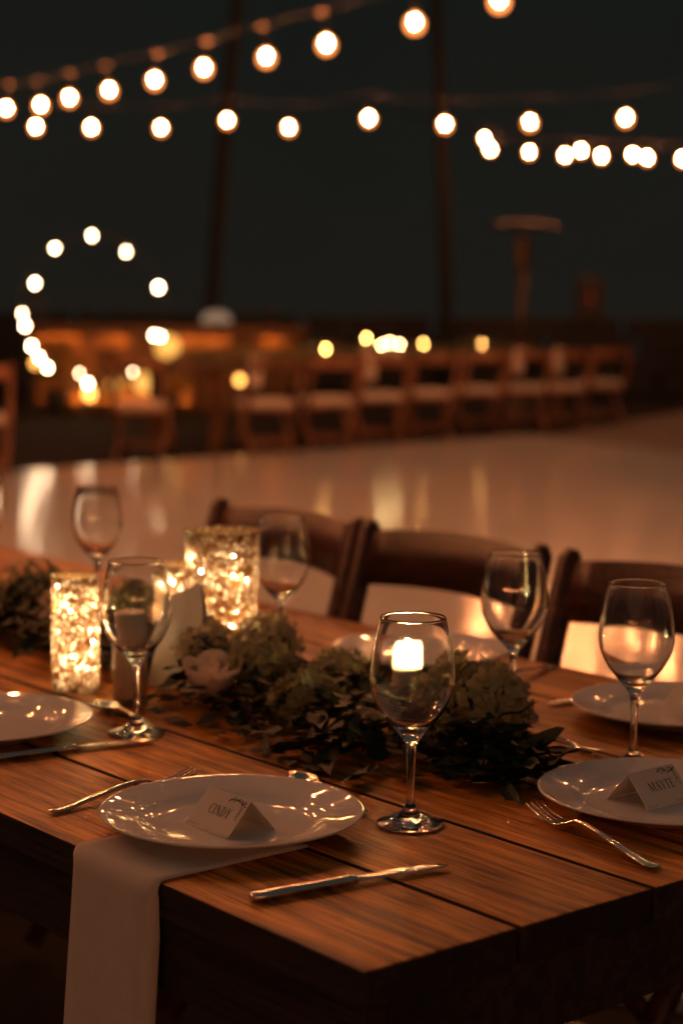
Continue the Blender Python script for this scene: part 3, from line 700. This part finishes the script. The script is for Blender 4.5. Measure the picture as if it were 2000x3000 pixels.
# rose
rose = link('rose', None, gar, gp(-1.918, 1.380, .044), rot=(rad(8), rad(8), 0), scale=(1.15, 1.15, 1.15))
def petal(R4, h, width, flare, seed):
    rr = random.Random(seed); bm = bmesh.new(); rows = []
    for j in range(6):
        s = j / 5; row = []
        for i in range(7):
            a = (i / 6 - .5) * width * (0.55 + .45 * math.sin(PI * min(.75, .25 + s * .6)))
            r_ = R4 * (.35 + .65 * math.sin(s * PI * .55)) + flare * s ** 3 * (1 + .3 * math.cos(a * 3))
            z = h * s - .25 * h * (abs(i / 6 - .5) * 2) ** 3 * s + rr.uniform(-.0008, .0008)
            row.append(bm.verts.new((r_ * math.cos(a), r_ * math.sin(a), z - h * .45)))
        rows.append(row)
    for a, b_ in zip(rows, rows[1:]):
        for i in range(6): bm.faces.new((a[i], a[i + 1], b_[i + 1], b_[i]))
    return mesh_from(bm, 'petal', 'rose_petal', True)
for k in range(3): link('petal', petal(.009, .034, 2.6, -.002, k), rose, (0, 0, .004), rz=k * 2.1)
for k in range(4): link('petal', petal(.017, .038, 2.0, .002, 10 + k), rose, (0, 0, .002), rz=k * 1.6 + .5)
for k in range(5): link('petal', petal(.026, .042, 1.75, .008, 20 + k), rose, (0, 0, 0), rz=k * 1.26)

# ------------------------------------------------------------------ folding chairs
def chair_parts(CW='chair_wood'):
    P = {}
    bm = bmesh.new(); box(bm, -.20, .20, -.19, .19, .40, .425, bev=.006); P['seat'] = mesh_from(bm, 'seat', CW)
    bm = bmesh.new(); box(bm, -.195, .195, -.185, .165, .426, .495, bev=.02); P['cushion'] = mesh_from(bm, 'cushion', 'cushion', True)
    for s, nm in ((-1, 'pl'), (1, 'pr')):
        bm = bmesh.new(); pts = [(s * .222, -.19, 0), (s * .222, .02, .29), (s * .222, .135, .45), (s * .222, .215, .66), (s * .222, .268, .845), (s * .222, .274, .862)]
        tube(bm, pts, [.020, .022, .024, .024, .023, .012], 8, flat=.85); P[nm] = mesh_from(bm, 'back_post', CW, True)
    for s, nm in ((-1, 'll'), (1, 'lr')):
        bm = bmesh.new(); tube(bm, [(s * .192, -.13, .40), (s * .192, .23, 0)], [.017, .016], 8, flat=.9); P[nm] = mesh_from(bm, 'rear_leg', CW, True)
    def rail(z0, z1, y0, bow, th=.016):
        bm = bmesh.new(); a = []
        for i in range(13):
            s = i / 12 * 2 - 1; x = s * .203; y = y0 + bow * (1 - s * s); lift = .010 * (1 - s * s)
            a.append([bm.verts.new((x, y - th / 2, z0 + lift * .6)), bm.verts.new((x, y + th / 2, z0 + lift * .6)), bm.verts.new((x, y + th / 2 + .028, z1 + lift)), bm.verts.new((x, y - th / 2 + .028, z1 + lift))])
        for q, r_ in zip(a, a[1:]):
            for k in range(4): bm.faces.new((q[k], q[(k + 1) % 4], r_[(k + 1) % 4], r_[k]))
        bm.faces.new(a[0]); bm.faces.new(a[-1]); bmesh.ops.recalc_face_normals(bm, faces=bm.faces)
        return mesh_from(bm, 'back_rail', CW, True)
    P['rail'] = rail(.745, .845, .238, .045)
    bm = bmesh.new(); tube(bm, [(-.2, -.085, .145), (.2, -.085, .145)], .011, 8); P['r1'] = mesh_from(bm, 'rung', CW, True)
    bm = bmesh.new(); tube(bm, [(-.176, .12, .122), (.176, .12, .122)], .011, 8); P['r2'] = mesh_from(bm, 'rung', CW, True)
    return P
CP = chair_parts(); CPF = chair_parts('chair_wood_lit')
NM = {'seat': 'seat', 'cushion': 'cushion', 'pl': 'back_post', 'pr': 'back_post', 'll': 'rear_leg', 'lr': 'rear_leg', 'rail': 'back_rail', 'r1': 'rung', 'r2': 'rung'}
def chair(loc, rz, label, group, parts=CP):
    t = thing('folding_chair', label, 'chair', loc, rz, group)
    for k, me in parts.items(): link(NM[k], me, t)
    return t
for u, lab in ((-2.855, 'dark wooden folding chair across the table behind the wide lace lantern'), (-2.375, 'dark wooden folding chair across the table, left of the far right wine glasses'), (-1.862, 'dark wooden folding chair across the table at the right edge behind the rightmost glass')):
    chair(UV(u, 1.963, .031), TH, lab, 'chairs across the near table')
seats = [(-0.66, 15.7), (-0.14, 16.31), (0.33, 17.19), (0.82, 17.9), (1.35, 18.76), (1.9, 19.38), (2.37, 19.81), (2.92, 20.72)]
ordn = ['first', 'second', 'third', 'fourth', 'fifth', 'sixth', 'seventh', 'last']
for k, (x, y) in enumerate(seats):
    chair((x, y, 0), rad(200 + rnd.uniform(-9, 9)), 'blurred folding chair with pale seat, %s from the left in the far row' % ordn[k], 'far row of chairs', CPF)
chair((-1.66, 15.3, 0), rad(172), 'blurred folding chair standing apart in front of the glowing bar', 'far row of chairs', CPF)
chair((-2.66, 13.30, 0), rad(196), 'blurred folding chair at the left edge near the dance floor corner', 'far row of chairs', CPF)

# pale wraps hung over some of the far chair backs
def wrap(k, sx, label):
    x, y = seats[k]; a = rad(200)
    t = bmesh.new(); rows = []
    for i in range(13):
        q = i / 12; s_ = q * 2 - 1
        zz = .862 - .26 * abs(s_) ** 1.1 + .012; yy = .262 + .034 * s_ - .03 * abs(s_)
        rows.append([t.verts.new((sx * .17 + .055 * w_ * (1 - .2 * abs(s_)), yy + .006 * math.sin(w_ * 5) * (1 if s_ > 0 else -1), zz)) for w_ in (-1, -.5, 0, .5, 1)])
    for r1, r2_ in zip(rows, rows[1:]):
        for j in range(4): t.faces.new((r1[j], r1[j + 1], r2_[j + 1], r2_[j]))
    o = link('shawl', mesh_from(t, 'shawl', 'cushion', True), None, (x, y, 0), a)
    md = o.modifiers.new('thickness', 'SOLIDIFY'); md.thickness = .012; md.offset = 0
    return tag(o, label, 'shawl', 'wraps on the far chairs')
wrap(0, 1, 'pale wrap hung on the leftmost chair back of the far row')
wrap(2, 1, 'pale wrap hung on the third chair back of the far row')
wrap(5, 1, 'pale wrap hung on the sixth chair back of the far row')
wrap(6, 1, 'pale wrap hung on the seventh chair back of the far row')

# ------------------------------------------------------------------ far table with candles
fdir = Vector((-.814, .581, 0)); rowd = Vector((.581, .814, 0)); ft0 = Vector((-.75, 15.75, 0)) + fdir * .95
frz = math.atan2(rowd.y, rowd.x)
ft = thing('far_banquet_table', 'blurred long wooden table behind the far row of chairs', 'table', ft0, frz)
for i in range(5): link('plank', boxmesh('plank', 'bar_wood', 0, 6.6, -.45 + i * .18 + .003, -.27 + i * .18 - .003, .72, .76, bev=.004), ft)
for x in (.2, 3.3, 6.4):
    for y in (-.36, .36): link('leg', boxmesh('leg', 'bar_wood', x - .045, x + .045, y - .045, y + .045, 0, .719), ft)
fg = thing('far_garland', 'blurred leafy runner along the far table', 'garland', ft0 + Vector((0, 0, .762)), frz)
bm = bmesh.new(); r3 = random.Random(3)
for i in range(1500):
    x = r3.uniform(.2, 6.4); c = Vector((x, r3.gauss(0, .10), r3.uniform(.004, .16) * (0.5 + .5 * math.sin(x * 2.1) ** 2))); a = r3.uniform(0, 6.28); l_ = .08
    dx = Vector((math.cos(a), math.sin(a), r3.uniform(-.1, .6))) * l_; dy = Vector((-math.sin(a), math.cos(a), .1)) * l_ * .3
    c.z = max(.004, c.z); bm.faces.new([bm.verts.new(q) for q in (c, c + dx * .5 + dy, c + dx, c + dx * .5 - dy)])
tag(link('foliage', mesh_from(bm, 'foliage', 'hydrangea_petal'), fg), kind='stuff')
me_ff = mesh_from(flame_mesh(.030, .010), 'flame', 'far_flame', True); me_ffw = mesh_from(flame_mesh(.034, .012), 'flame', 'far_flame_white', True)
me_vot = mesh_from(lathe([(0, 0), (.026, 0), (.032, .075), (.030, .075), (.024, .004), (0, .004)], 20), 'cup', 'glass', True)
me_vwax = mesh_from(lathe([(0, .005), (.0235, .005), (.027, .038), (0, .036)], 20), 'wax', 'wax', True)
cand = [(.30, .5, 0), (.95, .88, 0), (1.60, .96, 0), (1.90, .90, 1), (2.07, .92, 1), (2.24, .90, 1), (2.70, .90, 0), (3.85, .90, 0)]
cand = [(-0.17, 17.85, .88, 0), (0.23, 18.4, .98, 0), (0.39, 18.62, .91, 1), (0.48, 18.75, .93, 1), (0.58, 18.9, .91, 1), (0.84, 19.26, .91, 0), (1.53, 20.22, .90, 0)]
clab = ['leftmost amber candle on the far table', 'small amber candle just left of the white cluster on the far table', 'bright white candle at the left of the far cluster', 'bright white candle in the middle of the far cluster', 'bright white candle at the right of the far cluster', 'amber candle just right of the white cluster on the far table', 'rightmost amber candle on the far table']
# distances from the far table's centre line are kept, candles stand on the board
for (x, y, z, wh), lb in zip(cand, clab):
    p0 = Vector((x, y, 0)); q = p0 - ft0; along = q.dot(rowd); pos = ft0 + rowd * along
    k_ = pos.y / y; zz = CAMZ + (z - CAMZ) * k_; pos.x = x * k_
    pil = max(.02, zz - .776)
    t = thing('far_candle', lb, 'candle', (pos.x, pos.y, .762), 0, 'candles on the far table')
    link('wax_body', mesh_from(lathe([(0, 0), (.032, 0), (.032, pil), (0, pil - .003)], 20), 'wax_body', 'wax', True), t)
    link('wick', me_wick, t, (0, 0, pil - .004)); link('flame', me_ffw if wh else me_ff, t, (0, 0, pil + .003))

# ------------------------------------------------------------------ bar at the left
bar = thing('bar_counter', 'low wooden bar counter glowing orange at the far left', 'bar', (-2.2, 22.6, 0))
r4 = random.Random(8)
for i in range(20): link('board', boxmesh('board', 'bar_wood', -1.62 + i * .165 + .004, -1.62 + (i + 1) * .165 - .004, r4.uniform(-.006, 0), .03, .04, .98, bev=.004), bar)
link('counter_top', boxmesh('counter_top', 'bar_wood', -1.7, 1.76, -.12, .6, .985, 1.03, bev=.006), bar)
for xa, xb in ((-1.6, -1.1), (-.75, -.45), (.0, .75), (1.2, 1.5)): link('fill_strip', boxmesh('fill_strip', 'fill_glow', xa, xb, -.062, -.05, .972, .983), bar)  # strips added under the counter to wash the boards with orange light
link('fascia', boxmesh('fascia', 'bar_wood', -1.7, 1.76, -.119, -.095, .90, .984, bev=.003), bar)  # fascia and kick board added to hide the glowing strips
link('kick_board', boxmesh('kick_board', 'bar_wood', -1.62, 1.66, -.14, -.12, .0, .10, bev=.003), bar)
link('kick_fill_strip', boxmesh('kick_fill_strip', 'fill_glow', -1.5, .3, -.085, -.07, .02, .03), bar)  # added like the upper strips, to light the foot of the bar
link('carcass', boxmesh('carcass', 'dark_metal', -1.6, 1.66, .035, .55, 0, .98), bar)
def glow_lantern(x, y, label, h=.34, hang=0.0, r_=.07):
    t = thing('candle_lantern', label, 'lantern', (x, y, hang), 0, 'lanterns at the bar')
    bm = bmesh.new()
    for sx in (-1, 1):
        for sy in (-1, 1): box(bm, sx * .085 - .008, sx * .085 + .008, sy * .085 - .008, sy * .085 + .008, .02, h - .04)
    link('frame', mesh_from(bm, 'frame', 'dark_metal'), t)
    link('base', boxmesh('base', 'dark_metal', -.10, .10, -.10, .10, 0, .02), t)
    link('roof', mesh_from(lathe([(0, h - .04), (.13, h - .04), (.03, h + .03), (0, h + .03)], 4), 'roof', 'dark_metal'), t, rz=rad(45))
    link('stand', mesh_from(lathe([(0, .021), (.03, .021), (.03, h * .36), (0, h * .36)], 16), 'stand', 'dark_metal', True), t)
    link('frosted_globe', mesh_from(lathe([(0, -r_)] + [(r_ * math.sin(PI * i / 8), -r_ * math.cos(PI * i / 8)) for i in range(1, 8)] + [(0, r_)], 12), 'frosted_globe', 'lantern_bulb', True), t, (0, 0, h * .36 + r_ + .004))
    return t
glow_lantern(-3.05, 22.05, 'floor lantern glowing at the foot of the bar, leftmost', .40)
def paper_lantern(x, y, z, r_, label):
    t = thing('paper_lantern', label, 'lantern', (x, y, 0), 0, 'paper lanterns at the bar')
    pr_ = [(.012, -r_ * .9)]
    for i in range(1, 24):
        a = PI * i / 24; pr_.append((r_ * math.sin(a) * (1 + .03 * (i % 2)), -r_ * .9 * math.cos(a)))
    link('paper_shade', mesh_from(lathe(pr_ + [(.012, r_ * .9)], 24), 'paper_shade', 'paper_glow', True), t, (0, 0, z))
    bm = bmesh.new(); tube(bm, [(0, 0, .02), (0, 0, z - r_ * .9)], .009, 6); link('pole', mesh_from(bm, 'pole', 'dark_metal'), t)
    link('base', mesh_from(lathe([(0, 0), (.09, 0), (.09, .018), (0, .02)], 20), 'base', 'dark_metal'), t)
paper_lantern(-2.10, 21.9, .80, .15, 'amber paper lantern on a pole behind the right side of the light hoop')
paper_lantern(-2.37, 21.9, .36, .13, 'low amber paper lantern at the foot of the bar inside the hoop, right')
paper_lantern(-2.72, 21.9, .34, .10, 'low amber paper lantern at the foot of the bar inside the hoop, left')
glow_lantern(-3.72, 22.2, 'lantern glowing at the left end of the bar', 1.45, r_=.05)
glow_lantern(-1.25, 22.2, 'small lantern at the right part of the bar', .95, r_=.05)
t = thing('dome_lamp', 'pale dome shaped lamp shade standing on the bar', 'lamp', (-1.56, 22.55, 1.031))
link('base', mesh_from(lathe([(0, 0), (.06, 0), (.06, .01), (.012, .016), (.012, .10), (0, .10)], 20), 'base', 'bronze', True), t)
link('lamp_shade', mesh_from(lathe([(.19, .055), (.185, .10), (.15, .15), (.08, .185), (0, .195)], 32), 'lamp_shade', 'shade_glow', True), t)

def stool(x, y, label):
    t = thing('bar_stool', label, 'stool', (x, y, 0), 0, 'bar stools')
    link('seat', mesh_from(lathe([(0, .70), (.16, .70), (.175, .72), (.165, .75), (0, .755)], 24), 'seat', 'chair_wood', True), t)
    for k in range(4):
        a = k * PI / 2 + .6; bm = bmesh.new(); tube(bm, [(.11 * math.cos(a), .11 * math.sin(a), .70), (.19 * math.cos(a), .19 * math.sin(a), 0)], .017, 6); link('leg', mesh_from(bm, 'leg', 'chair_wood', True), t)
    bm = bmesh.new(); tube(bm, [(.165 * math.cos(2 * PI * i / 16), .165 * math.sin(2 * PI * i / 16), .25) for i in range(17)], .010, 6, cap=False); link('foot_ring', mesh_from(bm, 'foot_ring', 'dark_metal', True), t)
stool(-2.78, 21.75, 'dark bar stool at the left of the glowing bar'); stool(-1.62, 21.75, 'dark bar stool in the middle of the glowing bar'); stool(-.95, 21.8, 'dark bar stool at the right of the glowing bar')
def potted(x, y, label, seed, hh=.8):
    t = thing('potted_plant', label, 'plant', (x, y, 0), 0, 'potted plants by the bar'); rp = random.Random(seed)
    link('pot', mesh_from(lathe([(0, 0), (.12, 0), (.16, .26), (.15, .27), (.13, .25), (0, .24)], 20), 'pot', 'stone', True), t)
    bm = bmesh.new()
    for i in range(220):
        a = rp.uniform(0, 6.28); q = rp.random(); r_ = .28 * math.sin(PI * min(1, .15 + q * .8)) * rp.random() ** .5; c = Vector((r_ * math.cos(a), r_ * math.sin(a), .26 + q * (hh - .3)))
        l_ = rp.uniform(.08, .14); dx = Vector((math.cos(a), math.sin(a), rp.uniform(-.2, .8))) * l_; dy = Vector((-math.sin(a), math.cos(a), 0)) * l_ * .25
        bm.faces.new([bm.verts.new(w_) for w_ in (c, c + dx * .5 + dy, c + dx, c + dx * .5 - dy)])
    tag(link('foliage', mesh_from(bm, 'foliage', 'leaf_olive'), t), kind='stuff')
    bm = bmesh.new(); tube(bm, [(0, 0, .2), (.01, 0, hh * .8)], .012, 6); link('stem', mesh_from(bm, 'stem', 'bark'), t)
potted(-3.45, 22.1, 'potted plant at the left end of the bar', 1, .9); potted(-2.12, 22.3, 'potted plant standing before the middle of the bar', 2, .75); potted(-.55, 22.2, 'potted plant at the right end of the bar', 3, 1.0)
me_bot = mesh_from(lathe([(0, 0), (.037, 0), (.038, .17), (.030, .21), (.014, .245), (.014, .30), (0, .30)], 14), 'bottle', 'speaker_black', True)
for k, x in enumerate((-3.2, -2.75, -2.45, -1.2, -.9)):
    tag(link('bottle', me_bot, None, (x, 22.75, 1.031)), '%s bottle from the left standing on the bar top' % ordn[k], 'bottle', 'bottles on the bar')

# ------------------------------------------------------------------ light hoop
hc = Vector((-2.72, 20.0, 1.235)); HR = .79
hp = thing('light_hoop', 'round standing hoop ringed with white globe bulbs at far left', 'light hoop', (hc.x, hc.y, 0))
bm = bmesh.new(); tube(bm, [(HR * math.cos(2 * PI * i / 48), 0, hc.z + HR * math.sin(2 * PI * i / 48)) for i in range(49)], .008, 6, cap=False); link('ring', mesh_from(bm, 'ring', 'hoop_paint', True), hp)
bm = bmesh.new()
for sx in (-1, 1): tube(bm, [(sx * .25, -.35, .012), (sx * .25, .35, .012)], .014, 6)
tube(bm, [(-.25, 0, .012), (-.25, 0, hc.z - HR * .94)], .014, 6); tube(bm, [(.25, 0, .012), (.25, 0, hc.z - HR * .94)], .014, 6)
link('stand', mesh_from(bm, 'stand', 'hoop_paint', True), hp)
def ball(r_, seg=12, n=8): return lathe([(0, -r_)] + [(r_ * math.sin(PI * i / n), -r_ * math.cos(PI * i / n)) for i in range(1, n)] + [(0, r_)], seg)
me_hb = mesh_from(ball(.022), 'bulb', 'hoop_bulb_glow', True)
hoopb = [(-3.13, 1.89), (-2.73, 2.03), (-2.36, 1.86), (-2.01, 1.48), (-2.06, 0.96), (-1.99, 0.95), (-2.29, 0.56), (-2.78, 0.43), (-2.87, 0.54), (-3.22, 0.6), (-3.31, 0.71), (-3.39, 0.83), (-3.46, 1.05), (-3.49, 1.18), (-3.35, 1.51)]
for i, (x, z) in enumerate(hoopb):
    sc = (.9, .9, .85, 1.25, 1, 1, .55, 1.1, .6, 1, 1, 1.1, 1.1, .8, 1)[i]
    link('bulb', me_hb, hp, (x - hc.x, -.02, z), scale=(sc, sc, sc))

# ------------------------------------------------------------------ string lights
me_core = mesh_from(lathe([(0, -.030), (.024, -.010), (.021, .012), (0, .027)], 6), 'filament_core', 'bulb_glow', True)
me_bulb = mesh_from(lathe([(0, -.070), (.028, -.064), (.048, -.046), (.057, -.020), (.054, .004), (.040, .023), (.024, .035), (.014, .0395), (0, .0395)], 14), 'bulb', 'bulb_halo', True)
me_sock = mesh_from(lathe([(0, .040), (.016, .040), (.018, .046), (.018, .085), (.009, .094), (0, .094)], 10), 'socket', 'black_rubber', True)
def string_light(bulbs, label, drop=.13, rr=.007, mat='black_rubber', ends=True, rope=None, glint=0):
    b0 = Vector(bulbs[0]); t = thing('string_light', label, 'string lights', (0, 0, 0), 0, 'festoon string lights')
    pts = [Vector(b_) + Vector((0, 0, drop)) for b_ in bulbs]
    if rope: pts = [Vector(q) for q in rope]
    a = pts[0] + (pts[0] - pts[1]) * 2.5 + Vector((0, 0, .25)); z = pts[-1] + (pts[-1] - pts[-2]) * 2.5 + Vector((0, 0, .25))
    full = [a] + pts + [z]; dense = []
    for p_, q in zip(full, full[1:]):
        for k in range(4): dense.append(p_.lerp(q, k / 4) - Vector((0, 0, .02 * math.sin(PI * k / 4))))
    dense.append(full[-1])
    bm = bmesh.new(); tube(bm, dense, rr, 6); link('cable', mesh_from(bm, 'cable', mat, True), t)
    for b_ in bulbs:
        bl = link('bulb', me_bulb, t, b_); link('socket', me_sock, bl); fs = rnd.uniform(.84, 1.12); link('filament_core', me_core, bl, scale=(fs, fs, fs))
        if glint: link('cable_glint', mesh_from(lathe([(0, -glint * .8), (glint * .7, -glint * .6), (glint, 0), (glint * .7, glint * .6), (0, glint * .8)], 10), 'cable_glint', 'rope', True), bl, min(dense, key=lambda q: (q - Vector(b_)).length) - Vector(b_), rot=(pts[-1] - pts[0]).to_track_quat('X', 'Z').to_euler(), scale=(2.0, 1, .8))  # swelling added on the cable, standing for a lit glint above each bulb
        # drop cord up to the cable
        bv = Vector(b_); best = min(dense, key=lambda q: (q - bv).length)
        top = best - bv
        bm = bmesh.new(); tube(bm, [(0, 0, .092), (top.x * .25, top.y * .25, .092 + (top.z - .092) * .45), top], .004, 5); link('drop_cord', mesh_from(bm, 'drop_cord', 'black_rubber'), bl)
    return t
S1 = [(-3.28, 17.99, 3.17), (-2.8, 17.09, 3.11), (-2.43, 16.38, 3.1), (-1.97, 15.51, 3.07), (-1.5, 14.62, 3.05), (-1.05, 13.77, 3.04), (-0.55, 12.83, 3.0), (-0.13, 12.03, 2.98), (0.4, 11.04, 2.97), (0.83, 10.22, 2.97)]
R1 = [(-3.34, 18.11, 3.42), (-2.95, 17.37, 3.36), (-2.52, 16.56, 3.33), (-2.12, 15.8, 3.3), (-1.68, 14.96, 3.28), (-1.26, 14.17, 3.25), (-0.79, 13.29, 3.24), (-0.37, 12.48, 3.22), (0.06, 11.67, 3.19), (.5, 10.85, 3.17), (.95, 10.0, 3.16)]
S2 = [(-3.33, 20.0, 3.19), (-2.68, 19.61, 3.15), (-1.9, 19.14, 3.11), (-1.19, 18.71, 3.15), (-0.56, 18.33, 3.05), (0.22, 17.86, 3.1), (0.93, 17.43, 3.01), (1.68, 16.98, 2.99), (2.48, 16.5, 2.99)]
S3 = [(1.94, 24.9, 3.42), (2.4, 24.25, 3.33), (2.8, 23.68, 3.25), (3.19, 23.13, 3.2), (3.65, 22.47, 3.13), (3.99, 21.98, 3.08)]
S3b = [(2.02, 27.0, 3.75), (3.26, 25.71, 3.48), (3.88, 25.07, 3.38)]
string_light(S1, 'uppermost festoon string of bulbs rising from left to top right on a rope', rr=.003, rope=R1, glint=.034)
string_light(S2, 'middle festoon string of bulbs crossing the whole width', drop=.22, rr=.005, glint=.012)
string_light(S3, 'lowest festoon string of bulbs clustered at far right', drop=.16)
string_light(S3b, 'farthest festoon string of bulbs overlapping the right cluster', drop=.16)
def straight(a, b_, n, sag=.25):
    a, b_ = Vector(a), Vector(b_); return [tuple(a.lerp(b_, i / (n - 1)) - Vector((0, 0, sag * math.sin(PI * i / (n - 1))))) for i in range(n)]
string_light(straight((-6.0, 11.5, 4.4), (4.0, 6.8, 4.1), 14), 'festoon string of bulbs over the near dance floor above the picture')
string_light(straight((-6.2, 6.6, 4.2), (4.6, 11.8, 4.4), 14), 'festoon string of bulbs crossing over the dance floor above the picture')
string_light(straight((-3.3, 3.1, 2.75), (-.3, 5.3, 2.85), 9, .1), 'unseen festoon string added overhead to brighten the left end of the table')  # added out of view as the key light on the table
string_light(straight((-3.6, -2.0, 1.6), (3.0, -2.6, 1.55), 7, .12), 'unseen festoon string added low behind the viewer as front fill light')  # added behind the camera to light the card and napkin fronts

# ------------------------------------------------------------------ patio heater
ht = thing('patio_heater', 'tall bronze patio heater with round dome behind the far table', 'heater', (2.08, 21.5, 0))
link('base', mesh_from(lathe([(0, 0), (.22, 0), (.22, .03), (.20, .06), (.20, .70), (.16, .78), (.05, .80), (0, .80)], 32), 'base', 'bronze', True), ht)
link('post', mesh_from(lathe([(0, .8), (.045, .8), (.045, 1.75), (0, 1.75)], 20), 'post', 'bronze', True), ht)
link('burner', mesh_from(lathe([(0, 1.751), (.075, 1.751), (.09, 1.80), (.10, 2.08), (.11, 2.10), (0, 2.10)], 24), 'burner', 'bronze', True), ht)
link('dome', mesh_from(lathe([(.41, 2.24), (.405, 2.255), (.30, 2.280), (.15, 2.30), (0, 2.305), (0, 2.296), (.15, 2.291), (.30, 2.270), (.40, 2.245)], 40, closed=False), 'dome', 'bronze', True), ht)
for k in range(3):
    bm = bmesh.new(); a = k * 2.094; tube(bm, [(.09 * math.cos(a), .09 * math.sin(a), 2.09), (.2 * math.cos(a), .2 * math.sin(a), 2.285)], .008, 6); link('bracket', mesh_from(bm, 'bracket', 'bronze'), ht)

# speaker with a red light at the far right
sp = thing('loudspeaker', 'dark loudspeaker on a pole with a small red light, far right', 'speaker', (3.36, 25.1, 0))
link('cabinet', boxmesh('cabinet', 'speaker_black', -.18, .18, -.02, .3, 1.15, 1.75, bev=.02), sp)
bm = bmesh.new(); tube(bm, [(0, .14, 0), (0, .14, 1.15)], .02, 8)
for k in range(3): tube(bm, [(0, .14, .6), (.4 * math.cos(k * 2.1), .14 + .4 * math.sin(k * 2.1), .01)], .012, 6)
link('stand', mesh_from(bm, 'stand', 'speaker_black', True), sp)
link('red_light', mesh_from(ball(.012), 'red_light', 'red_led', True), sp, (0, -.034, 1.444))

# ------------------------------------------------------------------ palms whose trunks catch the light
def palm(base, bend, top, r_, label, seed):
    t = thing('palm_tree', label, 'tree', base, 0, 'palm trees in the dark')
    n_ = 18; pts = []; rads = []
    for i in range(n_ + 1):
        s = i / n_; pts.append((bend[0] * s + bend[1] * s * s, .2 * s, top * s)); rads.append(r_ * (1.25 - .45 * s) * (1 + .05 * (i % 2)))
    bm = bmesh.new(); tube(bm, pts, rads, 10); link('trunk', mesh_from(bm, 'trunk', 'bark', True), t)
    r5 = random.Random(seed); tp = Vector(pts[-1])
    for k in range(16):
        a = k * 2.399; el = r5.uniform(-.3, .9); l_ = r5.uniform(1.5, 2.1); bm = bmesh.new()
        spine = []
        for i in range(9):
            s = i / 8; spine.append(Vector((l_ * s * math.cos(a) * math.cos(el * .6), l_ * s * math.sin(a) * math.cos(el * .6), l_ * (math.sin(el) * s - .75 * s * s))))
        tube(bm, spine, [.018 * (1 - .8 * i / 8) for i in range(9)], 5)
        sd = Vector((-math.sin(a), math.cos(a), 0))
        for i in range(1, 9):
            for j in range(3):
                c = spine[i - 1].lerp(spine[i], j / 3)
                for s_ in (-1, 1):
                    tipv = c + sd * s_ * .42 * math.sin(PI * (.15 + .8 * i / 9)) + (spine[i] - spine[i - 1]) * .9 - Vector((0, 0, .16))
                    m_ = (spine[i] - spine[i - 1]).normalized() * .018
                    bm.faces.new([bm.verts.new(q) for q in (c - m_, c + m_, tipv)])
        link('frond', mesh_from(bm, 'frond', 'palm_leaf'), t, tp)
    return t
palm((-1.85, 25, 0), (.30, .35), 7.6, .085, 'leaning palm trunk rising behind the middle of the strings', 1)
palm((1.60, 28, 0), (-.25, -.2), 8.5, .085, 'palm trunk rising in the dark right of centre', 2)
